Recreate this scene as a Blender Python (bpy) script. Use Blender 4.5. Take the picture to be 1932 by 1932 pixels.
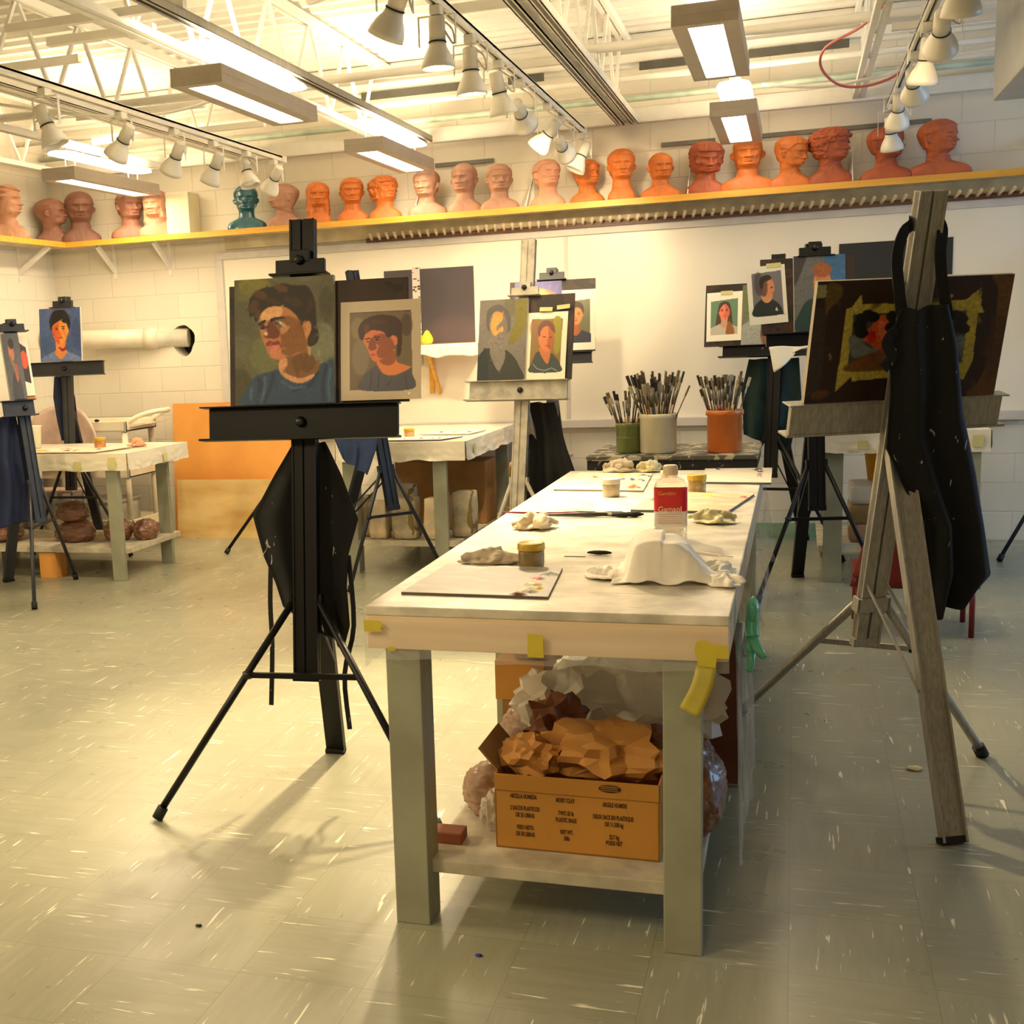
import bpy, bmesh, math, random
import numpy as np
from mathutils import Vector, Matrix, Euler, noise
random.seed(7)
PI=math.pi
scn=bpy.context.scene
for o in list(bpy.data.objects): bpy.data.objects.remove(o)
C=scn.collection

# ---------------------------------------------------------------- camera
cd=bpy.data.cameras.new('camera'); cam=bpy.data.objects.new('camera',cd); C.objects.link(cam)
cd.sensor_width=36; cd.sensor_fit='HORIZONTAL'; cd.lens=2336.38*36/1932
cd.shift_x=(966-700)/1932; cd.shift_y=(1040-966)/1932
cd.clip_start=.05; cd.clip_end=100
def cam_axes(yaw,pitch,roll):
    f=Vector((-math.sin(yaw)*math.cos(pitch),math.cos(yaw)*math.cos(pitch),-math.sin(pitch)))
    r=Vector((math.cos(yaw),math.sin(yaw),0)); u=r.cross(f); c,s=math.cos(roll),math.sin(roll)
    return c*r+s*u, -s*r+c*u, f
R_,U_,F_=cam_axes(.333953705,.167713521,-.043915045)
cam.matrix_world=Matrix(((R_.x,U_.x,-F_.x,0),(R_.y,U_.y,-F_.y,0),(R_.z,U_.z,-F_.z,1.375),(0,0,0,1)))
scn.camera=cam

# ---------------------------------------------------------------- world and exposure
scn.view_settings.view_transform='Standard'; scn.view_settings.look='None'
scn.view_settings.gamma=1; scn.view_settings.use_curve_mapping=False
scn.view_settings.exposure=0.62
wd=bpy.data.worlds.new('world'); scn.world=wd; wd.use_nodes=True
bg=wd.node_tree.nodes['Background']; bg.inputs[0].default_value=(1.0,.72,.42,1); bg.inputs[1].default_value=.20
WARM=(1.0,.77,.46)
def area(name,loc,rot,sx,sy,power,col):
    l=bpy.data.lights.new(name,'AREA'); l.shape='RECTANGLE'; l.size=sx; l.size_y=sy; l.energy=power; l.color=col
    o=bpy.data.objects.new(name,l); C.objects.link(o); o.location=loc; o.rotation_euler=rot; return o
# cool daylight from the window side (right, out of frame)
area('window_daylight',(4.6,6.4,1.7),(0,math.radians(88),0),1.6,3.0,62,(.36,.62,1.0))
# luminaires hanging over the near part of the room, behind the camera
for lx,pw in ((-2.2,34),(-.3,9)): area('room_luminaire',(lx,.6,2.45),(0,0,0),.2,1.1,pw,WARM)
area('room_luminaire',(-4.3,2.2,2.45),(0,0,0),.2,1.1,75,WARM)

# ---------------------------------------------------------------- materials
def lin(c): 
    return tuple(((v/255)/12.92 if v/255<=.04045 else ((v/255+.055)/1.055)**2.4) for v in c[:3])
MATS={}
def mat(name,rgb,rough=.5,metal=0,var=.12,scale=9,bump=0,bscale=30,spec=.5,coat=0,rgb2=None,fac=.35,alpha=1,trans=0,emit=0,stretch=None,detail=4):
    if name in MATS: return MATS[name]
    m=bpy.data.materials.new(name); m.use_nodes=True; nt=m.node_tree; N=nt.nodes; L=nt.links
    b=N['Principled BSDF']; b.inputs['Roughness'].default_value=rough; b.inputs['Metallic'].default_value=metal
    b.inputs['Specular IOR Level'].default_value=spec; b.inputs['Coat Weight'].default_value=coat
    b.inputs['Alpha'].default_value=alpha; b.inputs['Transmission Weight'].default_value=trans
    c=lin(rgb); c2=lin(rgb2) if rgb2 else tuple(v*(1-var*2.2) for v in c)
    tc=N.new('ShaderNodeTexCoord'); mp=N.new('ShaderNodeMapping'); L.new(tc.outputs['Object'],mp.inputs[0])
    if stretch: mp.inputs['Scale'].default_value=stretch
    nz=N.new('ShaderNodeTexNoise'); nz.inputs['Scale'].default_value=scale; nz.inputs['Detail'].default_value=detail; L.new(mp.outputs[0],nz.inputs['Vector'])
    cr=N.new('ShaderNodeValToRGB'); cr.color_ramp.elements[0].position=fac; cr.color_ramp.elements[1].position=min(1,fac+.3)
    cr.color_ramp.elements[0].color=(*c2,1); cr.color_ramp.elements[1].color=(*c,1)
    L.new(nz.outputs['Fac'],cr.inputs[0]); L.new(cr.outputs[0],b.inputs['Base Color'])
    if bump:
        n2=N.new('ShaderNodeTexNoise'); n2.inputs['Scale'].default_value=bscale; n2.inputs['Detail'].default_value=5; L.new(mp.outputs[0],n2.inputs['Vector'])
        bp=N.new('ShaderNodeBump'); bp.inputs['Strength'].default_value=bump; bp.inputs['Distance'].default_value=.01
        L.new(n2.outputs['Fac'],bp.inputs['Height']); L.new(bp.outputs[0],b.inputs['Normal'])
    if emit:
        b.inputs['Emission Color'].default_value=(*WARM,1); b.inputs['Emission Strength'].default_value=emit
    MATS[name]=m; return m
def spatter(name,base,dab,scale=26,thr=.70,rough=.7,dab2=None,stretch=None):
    "cloth or board with flecks of dry paint"
    m=mat(name,base,rough,var=.2); nt=m.node_tree; N=nt.nodes; L=nt.links; b=N['Principled BSDF']
    old=b.inputs['Base Color'].links[0].from_socket
    tc=N.new('ShaderNodeTexCoord'); mp=N.new('ShaderNodeMapping'); L.new(tc.outputs['Object'],mp.inputs[0])
    if stretch: mp.inputs['Scale'].default_value=stretch
    nz=N.new('ShaderNodeTexNoise'); nz.inputs['Scale'].default_value=scale; nz.inputs['Detail'].default_value=3; nz.inputs['Distortion'].default_value=1.2; L.new(mp.outputs[0],nz.inputs['Vector'])
    cr=N.new('ShaderNodeValToRGB'); cr.color_ramp.elements[0].position=thr; cr.color_ramp.elements[1].position=thr+.02; L.new(nz.outputs['Fac'],cr.inputs[0])
    mx=N.new('ShaderNodeMix'); mx.data_type='RGBA'; L.new(cr.outputs[0],mx.inputs[0]); L.new(old,mx.inputs[6]); mx.inputs[7].default_value=(*lin(dab),1)
    L.new(mx.outputs[2],b.inputs['Base Color']); return m
def paint_mat(name='painted_surface',rough=.5,bump=.15):
    if name in MATS: return MATS[name]
    m=bpy.data.materials.new(name); m.use_nodes=True; N=m.node_tree.nodes; L=m.node_tree.links; b=N['Principled BSDF']
    a=N.new('ShaderNodeAttribute'); a.attribute_name='paint'; L.new(a.outputs['Color'],b.inputs['Base Color']); b.inputs['Roughness'].default_value=rough
    tc=N.new('ShaderNodeTexCoord'); nz=N.new('ShaderNodeTexNoise'); nz.inputs['Scale'].default_value=120; L.new(tc.outputs['Object'],nz.inputs['Vector'])
    bp=N.new('ShaderNodeBump'); bp.inputs['Strength'].default_value=bump; bp.inputs['Distance'].default_value=.002; L.new(nz.outputs['Fac'],bp.inputs['Height']); L.new(bp.outputs[0],b.inputs['Normal'])
    MATS[name]=m; return m
def floor_mat():
    m=bpy.data.materials.new('vinyl_tile'); m.use_nodes=True; N=m.node_tree.nodes; L=m.node_tree.links; b=N['Principled BSDF']
    tc=N.new('ShaderNodeTexCoord')
    def mth(op,a,bv=None):
        n=N.new('ShaderNodeMath'); n.operation=op
        for i,v in enumerate((a,bv)):
            if v is None: continue
            if isinstance(v,(int,float)): n.inputs[i].default_value=v
            else: L.new(v,n.inputs[i])
        return n.outputs[0]
    sep=N.new('ShaderNodeSeparateXYZ'); L.new(tc.outputs['Object'],sep.inputs[0])
    T=.29
    fx=mth('DIVIDE',sep.outputs[0],T); fy=mth('DIVIDE',sep.outputs[1],T)
    chk=mth('ABSOLUTE',mth('MODULO',mth('ADD',mth('FLOOR',fx),mth('FLOOR',fy)),2))
    cell=N.new('ShaderNodeCombineXYZ'); L.new(mth('FLOOR',fx),cell.inputs[0]); L.new(mth('FLOOR',fy),cell.inputs[1])
    wn=N.new('ShaderNodeTexWhiteNoise'); wn.noise_dimensions='3D'; L.new(cell.outputs[0],wn.inputs['Vector'])
    vs=N.new('ShaderNodeVectorMath'); vs.operation='SCALE'; L.new(wn.outputs['Color'],vs.inputs[0]); vs.inputs['Scale'].default_value=9
    va=N.new('ShaderNodeVectorMath'); va.operation='ADD'; L.new(tc.outputs['Object'],va.inputs[0]); L.new(vs.outputs[0],va.inputs[1])
    def streak(sc,seed,lo,hi):
        mp=N.new('ShaderNodeMapping'); mp.inputs['Scale'].default_value=sc; mp.inputs['Location'].default_value=(seed,seed*2.1,0); L.new(va.outputs[0],mp.inputs[0])
        nz=N.new('ShaderNodeTexNoise'); nz.inputs['Scale'].default_value=1; nz.inputs['Detail'].default_value=3; nz.inputs['Roughness'].default_value=.55; nz.inputs['Distortion'].default_value=.35; L.new(mp.outputs[0],nz.inputs['Vector'])
        cr=N.new('ShaderNodeValToRGB'); cr.color_ramp.elements[0].position=lo; cr.color_ramp.elements[1].position=hi; L.new(nz.outputs['Fac'],cr.inputs[0]); return cr.outputs[0]
    def sel(a,bb):
        mx=N.new('ShaderNodeMix'); mx.data_type='FLOAT'; L.new(chk,mx.inputs[0]); L.new(a,mx.inputs[2]); L.new(bb,mx.inputs[3]); return mx.outputs[0]
    lightS=sel(streak((6,75,1),1,.65,.70),streak((75,6,1),4,.65,.70))
    darkS=sel(streak((8,70,1),11,.715,.75),streak((70,8,1),14,.715,.75))
    soft=sel(streak((4,40,1),21,.35,.75),streak((40,4,1),24,.35,.75))
    nz=N.new('ShaderNodeTexNoise'); nz.inputs['Scale'].default_value=1.3; nz.inputs['Detail'].default_value=5; L.new(tc.outputs['Object'],nz.inputs['Vector'])
    def mix(f,a,c2,k=1):
        mx=N.new('ShaderNodeMix'); mx.data_type='RGBA'; 
        if k!=1: f=mth('MULTIPLY',f,k)
        L.new(f,mx.inputs[0])
        if isinstance(a,tuple): mx.inputs[6].default_value=(*lin(a),1)
        else: L.new(a,mx.inputs[6])
        mx.inputs[7].default_value=(*lin(c2),1); return mx.outputs[2]
    c=mix(nz.outputs['Fac'],(136,136,116),(154,154,132))
    c=mix(wn.outputs['Value'],c,(130,131,112),.35)
    c=mix(soft,c,(172,170,148),.3)
    c=mix(lightS,c,(232,228,204),.95)
    c=mix(darkS,c,(78,72,60),.75)
    def seam(f): return mth('GREATER_THAN',mth('ABSOLUTE',mth('SUBTRACT',mth('FRACT',f),.5)),.4965)
    c=mix(mth('MAXIMUM',seam(fx),seam(fy)),c,(105,104,88),.5)
    L.new(c,b.inputs['Base Color'])
    n3=N.new('ShaderNodeTexNoise'); n3.inputs['Scale'].default_value=6; n3.inputs['Detail'].default_value=4; L.new(tc.outputs['Object'],n3.inputs['Vector'])
    rr=N.new('ShaderNodeMapRange'); rr.inputs[3].default_value=.20; rr.inputs[4].default_value=.42; L.new(n3.outputs['Fac'],rr.inputs[0]); L.new(rr.outputs[0],b.inputs['Roughness'])
    n4=N.new('ShaderNodeTexNoise'); n4.inputs['Scale'].default_value=3.5; n4.inputs['Detail'].default_value=2; L.new(tc.outputs['Object'],n4.inputs['Vector'])
    bp=N.new('ShaderNodeBump'); bp.inputs['Strength'].default_value=.12; bp.inputs['Distance'].default_value=.02; L.new(n4.outputs['Fac'],bp.inputs['Height']); L.new(bp.outputs[0],b.inputs['Normal'])
    b.inputs['Specular IOR Level'].default_value=.6
    return m
def block_mat(name,rgb,axis):
    m=bpy.data.materials.new(name); m.use_nodes=True; N=m.node_tree.nodes; L=m.node_tree.links; b=N['Principled BSDF']
    tc=N.new('ShaderNodeTexCoord'); sep=N.new('ShaderNodeSeparateXYZ'); L.new(tc.outputs['Object'],sep.inputs[0])
    cb=N.new('ShaderNodeCombineXYZ'); L.new(sep.outputs[axis],cb.inputs[0]); L.new(sep.outputs[2],cb.inputs[1])
    br=N.new('ShaderNodeTexBrick'); br.inputs['Scale'].default_value=1; br.inputs['Brick Width'].default_value=.36; br.inputs['Row Height'].default_value=.178; br.inputs['Mortar Size'].default_value=.005; br.inputs['Mortar Smooth'].default_value=.6
    c=lin(rgb); br.inputs['Color1'].default_value=(*c,1); br.inputs['Color2'].default_value=(*[v*.95 for v in c],1); br.inputs['Mortar'].default_value=(*[v*.86 for v in c],1)
    L.new(cb.outputs[0],br.inputs['Vector'])
    nz=N.new('ShaderNodeTexNoise'); nz.inputs['Scale'].default_value=2.2; nz.inputs['Detail'].default_value=6; L.new(tc.outputs['Object'],nz.inputs['Vector'])
    mr=N.new('ShaderNodeMapRange'); mr.inputs[1].default_value=.35; mr.inputs[2].default_value=.75; mr.inputs[3].default_value=0; mr.inputs[4].default_value=.22; L.new(nz.outputs['Fac'],mr.inputs[0])
    mx=N.new('ShaderNodeMix'); mx.data_type='RGBA'; L.new(mr.outputs[0],mx.inputs[0]); L.new(br.outputs[0],mx.inputs[6]); mx.inputs[7].default_value=(*lin((188,182,168)),1)
    L.new(mx.outputs[2],b.inputs['Base Color']); b.inputs['Roughness'].default_value=.55
    bp=N.new('ShaderNodeBump'); bp.inputs['Strength'].default_value=.35; bp.inputs['Distance'].default_value=.006; bp.invert=True; L.new(br.outputs['Fac'],bp.inputs['Height']); L.new(bp.outputs[0],b.inputs['Normal'])
    return m
def emis(name,col,strength):
    m=bpy.data.materials.new(name); m.use_nodes=True; N=m.node_tree.nodes; b=N['Principled BSDF']
    b.inputs['Base Color'].default_value=(.9,.9,.9,1); b.inputs['Emission Color'].default_value=(*col,1); b.inputs['Emission Strength'].default_value=strength; MATS[name]=m; return m

WHITE=mat('white_enamel',(236,232,222),.38,var=.03)
CEIL=mat('ceiling_white',(238,236,228),.5,var=.03)
LENS=emis('lamp_diffuser',(1,.95,.80),7.0)
BULB=emis('spot_bulb',(1,.93,.72),9.0)
SPOTM=mat('spot_enamel',(226,220,205),.35,var=.04)
BLACKM=mat('black_easel_enamel',(13,12,12),.42,var=.15,spec=.28)
GREYM=mat('charcoal_easel_enamel',(48,50,54),.42,var=.1)
NAVYM=mat('blue_black_easel_enamel',(22,28,40),.4,var=.1)
SILVERM=mat('aluminium_easel',(172,168,156),.42,metal=.35,var=.12,scale=5,stretch=(30,30,1))
CREAMM=mat('paint_smeared_aluminium_easel',(192,184,166),.5,var=.16,scale=18)
RUBBER=mat('black_rubber',(16,16,16),.7)
KNOBM=mat('black_knob_plastic',(14,14,15),.4)
BENCHW=spatter('bench_white_paint',(236,228,208),(150,122,92),1.15,.685,.34,stretch=(1.6,42,60))
BENCHW.node_tree.nodes['Principled BSDF'].inputs['Coat Weight'].default_value=.35; BENCHW.node_tree.nodes['Principled BSDF'].inputs['Coat Roughness'].default_value=.16
BENCHG=mat('bench_grey_green_paint',(156,158,136),.5,var=.1,scale=6,bump=.1)
SHELFW=mat('worn_cream_shelf_board',(205,196,172),.6,var=.14,scale=14)
TAPE=mat('yellow_masking_tape',(214,196,60),.55,var=.08)
TAPEB=mat('pale_masking_tape',(214,208,140),.6,var=.06)
RAGM=spatter('stained_cotton_rag',(222,206,178),(120,80,60),14,.66,.85)
RAGY=spatter('yellow_stained_rag',(232,222,176),(150,130,60),16,.66,.85)
CLOTHW=mat('white_cotton_cloth',(242,236,222),.85,var=.05)
CARDB=mat('cardboard_clay_box',(198,140,56),.7,var=.08,scale=4)
CARDB2=mat('cardboard_brown',(160,118,66),.75,var=.1)
KRAFT=mat('kraft_paper',(196,138,66),.7,var=.12,scale=6)
KRAFTD=mat('dark_kraft_paper',(128,78,42),.75,var=.18,scale=7)
CLAYB=mat('clay_in_plastic_bag',(142,98,72),.35,var=.2,scale=9,coat=.4)
CLAYP=mat('pale_wrapped_clay',(176,140,112),.45,var=.2,scale=7,coat=.25)
CLEAR=mat('clear_plastic_film',(236,236,232),.14,alpha=.20,var=.05,coat=.6)
BENCHA=mat('bench_apron_warm_shade',(236,212,176),.42,var=.1,scale=2,stretch=(1,18,18),rgb2=(226,198,156),fac=.3)  # bench white tinted yellower: warm shade on the aprons put into the colour
CLEARM=mat('milky_plastic_film',(228,222,208),.3,alpha=.62,var=.05)
PLY=mat('orange_plywood',(226,160,78),.5,var=.12,scale=2.2,stretch=(1,6,.7),rgb2=(205,136,60),fac=.3)
PLYL=mat('pale_plywood',(214,186,126),.55,var=.12,scale=3,stretch=(.8,6,2.6),rgb2=(190,152,88),fac=.3)
OAK=mat('yellow_shelf_wood',(222,164,58),.45,var=.08,scale=4,stretch=(.4,8,8))
DARKW=mat('dark_brown_wood',(74,42,26),.5,var=.2,scale=9)
BRONZE=mat('brown_dowel_strip',(98,58,34),.45,var=.15)
DOWEL=mat('pale_peg_wood',(226,206,172),.45,var=.06)
CART=mat('beige_cart_plastic',(232,222,196),.5,var=.04)

# ---------------------------------------------------------------- mesh helpers
XF={}
def new_obj(name,me,m,parent=None):
    o=bpy.data.objects.new(name,me); C.objects.link(o)
    if m is not None:
        for mm in (m if isinstance(m,(list,tuple)) else [m]): me.materials.append(mm)
    if parent is not None: o.parent=parent
    return o
def empty(name,label,cat,loc=(0,0,0),rz=0,group=None,mtx=None):
    o=bpy.data.objects.new(name,None); C.objects.link(o); o.empty_display_size=.05
    M=mtx if mtx is not None else Matrix.Translation(loc)@Matrix.Rotation(rz,4,'Z')
    o.matrix_world=M; XF[o]=M
    o['label']=label; o['category']=cat
    if group: o['group']=group
    return o
def tag(o,label=None,cat=None,group=None,kind=None):
    if label: o['label']=label
    if cat: o['category']=cat
    if group: o['group']=group
    if kind: o['kind']=kind
    return o
class MB:
    def __init__(s): s.bm=bmesh.new(); s.mi=0
    def _a(s,vs):
        for v in vs:
            for f in v.link_faces: f.material_index=s.mi
        return vs
    def box(s,c,sz,rot=None,bev=0):
        r=bmesh.ops.create_cube(s.bm,size=1); vs=r['verts']
        M=Matrix.Translation(c)@(rot.to_4x4() if rot is not None else Matrix())@Matrix.Diagonal((*sz,1))
        bmesh.ops.transform(s.bm,matrix=M,verts=vs); s._a(vs)
        if bev: 
            es=list({e for v in vs for e in v.link_edges}); rr=bmesh.ops.bevel(s.bm,geom=es,offset=bev,segments=2,affect='EDGES',profile=.6)
            for f in rr['faces']: f.material_index=s.mi
        return s
    def bb(s,x0,x1,y0,y1,z0,z1,bev=0): return s.box(((x0+x1)/2,(y0+y1)/2,(z0+z1)/2),(abs(x1-x0),abs(y1-y0),abs(z1-z0)),bev=bev)
    def bar(s,p0,p1,w,d,up=(0,1,0),bev=0):
        p0=Vector(p0);p1=Vector(p1); z=(p1-p0); l=z.length; z.normalize(); y=Vector(up); x=y.cross(z)
        if x.length<1e-4: y=Vector((1,0,0)); x=y.cross(z)
        x.normalize(); y=z.cross(x)
        return s.box((p0+p1)/2,(w,d,l),Matrix((x,y,z)).transposed(),bev)
    def tube(s,pts,r,n=10,cap=True):
        pts=[Vector(p) for p in pts]; rings=[]; up=None
        for i,p in enumerate(pts):
            t=(pts[min(i+1,len(pts)-1)]-pts[max(i-1,0)]).normalized()
            if up is None: up=Vector((0,0,1)) if abs(t.z)<.9 else Vector((1,0,0))
            x=up.cross(t).normalized(); y=t.cross(x); up=y
            ri=r[i] if isinstance(r,(list,tuple)) else r
            rings.append([s.bm.verts.new(p+ri*(math.cos(a)*x+math.sin(a)*y)) for a in [2*PI*k/n for k in range(n)]])
        for a,b in zip(rings,rings[1:]):
            for k in range(n): 
                f=s.bm.faces.new((a[k],a[(k+1)%n],b[(k+1)%n],b[k])); f.material_index=s.mi; f.smooth=True
        if cap:
            for q in (rings[0][::-1],rings[-1]): 
                f=s.bm.faces.new(q); f.material_index=s.mi
        return s
    def lathe(s,prof,c=(0,0,0),n=28,M=None):
        rings=[]; M=M or Matrix.Translation(c)
        for r,z in prof:
            if r<1e-5: rings.append([s.bm.verts.new(M@Vector((0,0,z)))])
            else: rings.append([s.bm.verts.new(M@Vector((r*math.cos(2*PI*k/n),r*math.sin(2*PI*k/n),z))) for k in range(n)])
        for a,b in zip(rings,rings[1:]):
            for k in range(n):
                q=[a[k%len(a)],a[(k+1)%len(a)],b[(k+1)%len(b)],b[k%len(b)]]
                q2=[]
                for v in q:
                    if v not in q2: q2.append(v)
                if len(q2)>2:
                    try: f=s.bm.faces.new(q2); f.smooth=True; f.material_index=s.mi
                    except ValueError: pass
        return s
    def blob(s,c,sz,sub=3,amp=.12,fr=3,seed=0,rot=0,ridge=False,flat=None,wr=0):
        r=bmesh.ops.create_icosphere(s.bm,subdivisions=sub,radius=1); Rz=Matrix.Rotation(rot,3,'Z')
        for v in r['verts']:
            p=v.co.copy(); q=p*fr+Vector((seed*7.3,seed*3.1,seed))
            n=noise.noise(q)
            if ridge: n=.5-abs(n)*2.2+.5*noise.noise(q*2.3)
            if wr: n+=wr/amp*(abs(noise.noise(Vector((p.x*2.2+seed,p.y*3,p.z*9))))+.6*abs(noise.noise(Vector((p.x*7,p.y*7+seed,p.z*16)))))
            p*=1+amp*n
            if flat is not None and p.z<-flat: p.z=-flat+(p.z+flat)*.08
            p=Vector((p.x*sz[0],p.y*sz[1],p.z*sz[2])); v.co=Rz@p+Vector(c)
        for v in r['verts']:
            for f in v.link_faces: f.smooth=True; f.material_index=s.mi
        return s
    def rbox(s,c,sz,seed=0,amp=.01,fr=12,cuts=5,rz=0,tap=0):
        "rounded lumpy block"
        r=bmesh.ops.create_cube(s.bm,size=1); fs=list({f for v in r['verts'] for f in v.link_faces}); es=list({e for f in fs for e in f.edges})
        bmesh.ops.subdivide_edges(s.bm,edges=es,cuts=cuts,use_grid_fill=True)
        vs=[v for v in s.bm.verts if v.tag is False and v.is_valid and max(abs(v.co.x),abs(v.co.y),abs(v.co.z))<=.5001 and v not in s.done] if hasattr(s,'done') else list(s.bm.verts)
        Rz=Matrix.Rotation(rz,3,'Z')
        for v in vs:
            p=v.co.copy(); L4=(abs(2*p.x)**22+abs(2*p.y)**22+abs(2*p.z)**22)**(1/22); p/=max(L4,1) ** .9 if L4>1 else 1
            k=1-tap*(p.z+.5); q=Vector((p.x*sz[0]*k,p.y*sz[1]*k,p.z*sz[2])); nn=noise.noise_vector(q*fr+Vector((seed*5.7,seed,0)))
            q+=nn*amp; v.co=Rz@q+Vector(c)
        for v in vs:
            for f in v.link_faces: f.smooth=True; f.material_index=s.mi
        s.done=set(s.bm.verts); return s
    def grid(s,fn,nu,nv):
        g=[[s.bm.verts.new(fn(i/nu,j/nv)) for i in range(nu+1)] for j in range(nv+1)]
        for j in range(nv):
            for i in range(nu):
                f=s.bm.faces.new((g[j][i],g[j][i+1],g[j+1][i+1],g[j+1][i])); f.smooth=True; f.material_index=s.mi
        return s
    def prism(s,pts,y0,y1):
        "polygon in xz, extruded along y"
        a=[s.bm.verts.new((x,y0,z)) for x,z in pts]; b=[s.bm.verts.new((x,y1,z)) for x,z in pts]
        n=len(pts)
        fs=[s.bm.faces.new(a),s.bm.faces.new(b[::-1])]+[s.bm.faces.new((a[i],b[i],b[(i+1)%n],a[(i+1)%n])) for i in range(n)]
        for f in fs: f.material_index=s.mi
        return s
    def build(s,name,m,parent=None,world=False,solid=0,smooth=False):
        bmesh.ops.recalc_face_normals(s.bm,faces=s.bm.faces)
        if world and parent is not None: bmesh.ops.transform(s.bm,matrix=XF[parent].inverted(),verts=s.bm.verts)
        me=bpy.data.meshes.new(name); s.bm.to_mesh(me); s.bm.free()
        if smooth: 
            for p in me.polygons: p.use_smooth=True
        o=new_obj(name,me,m,parent)
        if solid: md=o.modifiers.new('thickness','SOLIDIFY'); md.thickness=solid; md.offset=0
        return o
def solo(mb,name,m,label,cat,group=None,origin=None,rz=0,solid=0,smooth=False,mtx=None):
    "one thing that is one mesh; mb given in world coordinates with its base moved to the origin"
    o=mb.build(name,m,solid=solid,smooth=smooth)
    if origin is not None:
        M=Matrix.Translation(origin)@Matrix.Rotation(rz,4,'Z')
        o.data.transform(M.inverted()); o.matrix_world=M
    if mtx is not None: o.matrix_world=mtx
    return tag(o,label,cat,group)
def structure(mb,name,m,parent=None):
    o=mb.build(name,m,parent)
    if parent is None: o['kind']='structure'
    return o
def text(body,size,m,parent,loc,rot,align='CENTER',name='printed_text',ext=.0003,sx=1,bold=0):
    cu=bpy.data.curves.new(name,'FONT'); cu.body=body; cu.size=size; cu.align_x=align; cu.align_y='CENTER'; cu.extrude=ext; cu.offset=bold; cu.space_line=1.0
    tmp=bpy.data.objects.new('tmp',cu); C.objects.link(tmp); bpy.context.view_layer.update()
    me=bpy.data.meshes.new_from_object(tmp.evaluated_get(bpy.context.evaluated_depsgraph_get())); me.name=name; bpy.data.objects.remove(tmp)
    me.materials.clear(); o=new_obj(name,me,m,parent); o.location=loc; o.rotation_euler=rot; o.scale=(sx,1,1); return o

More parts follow.
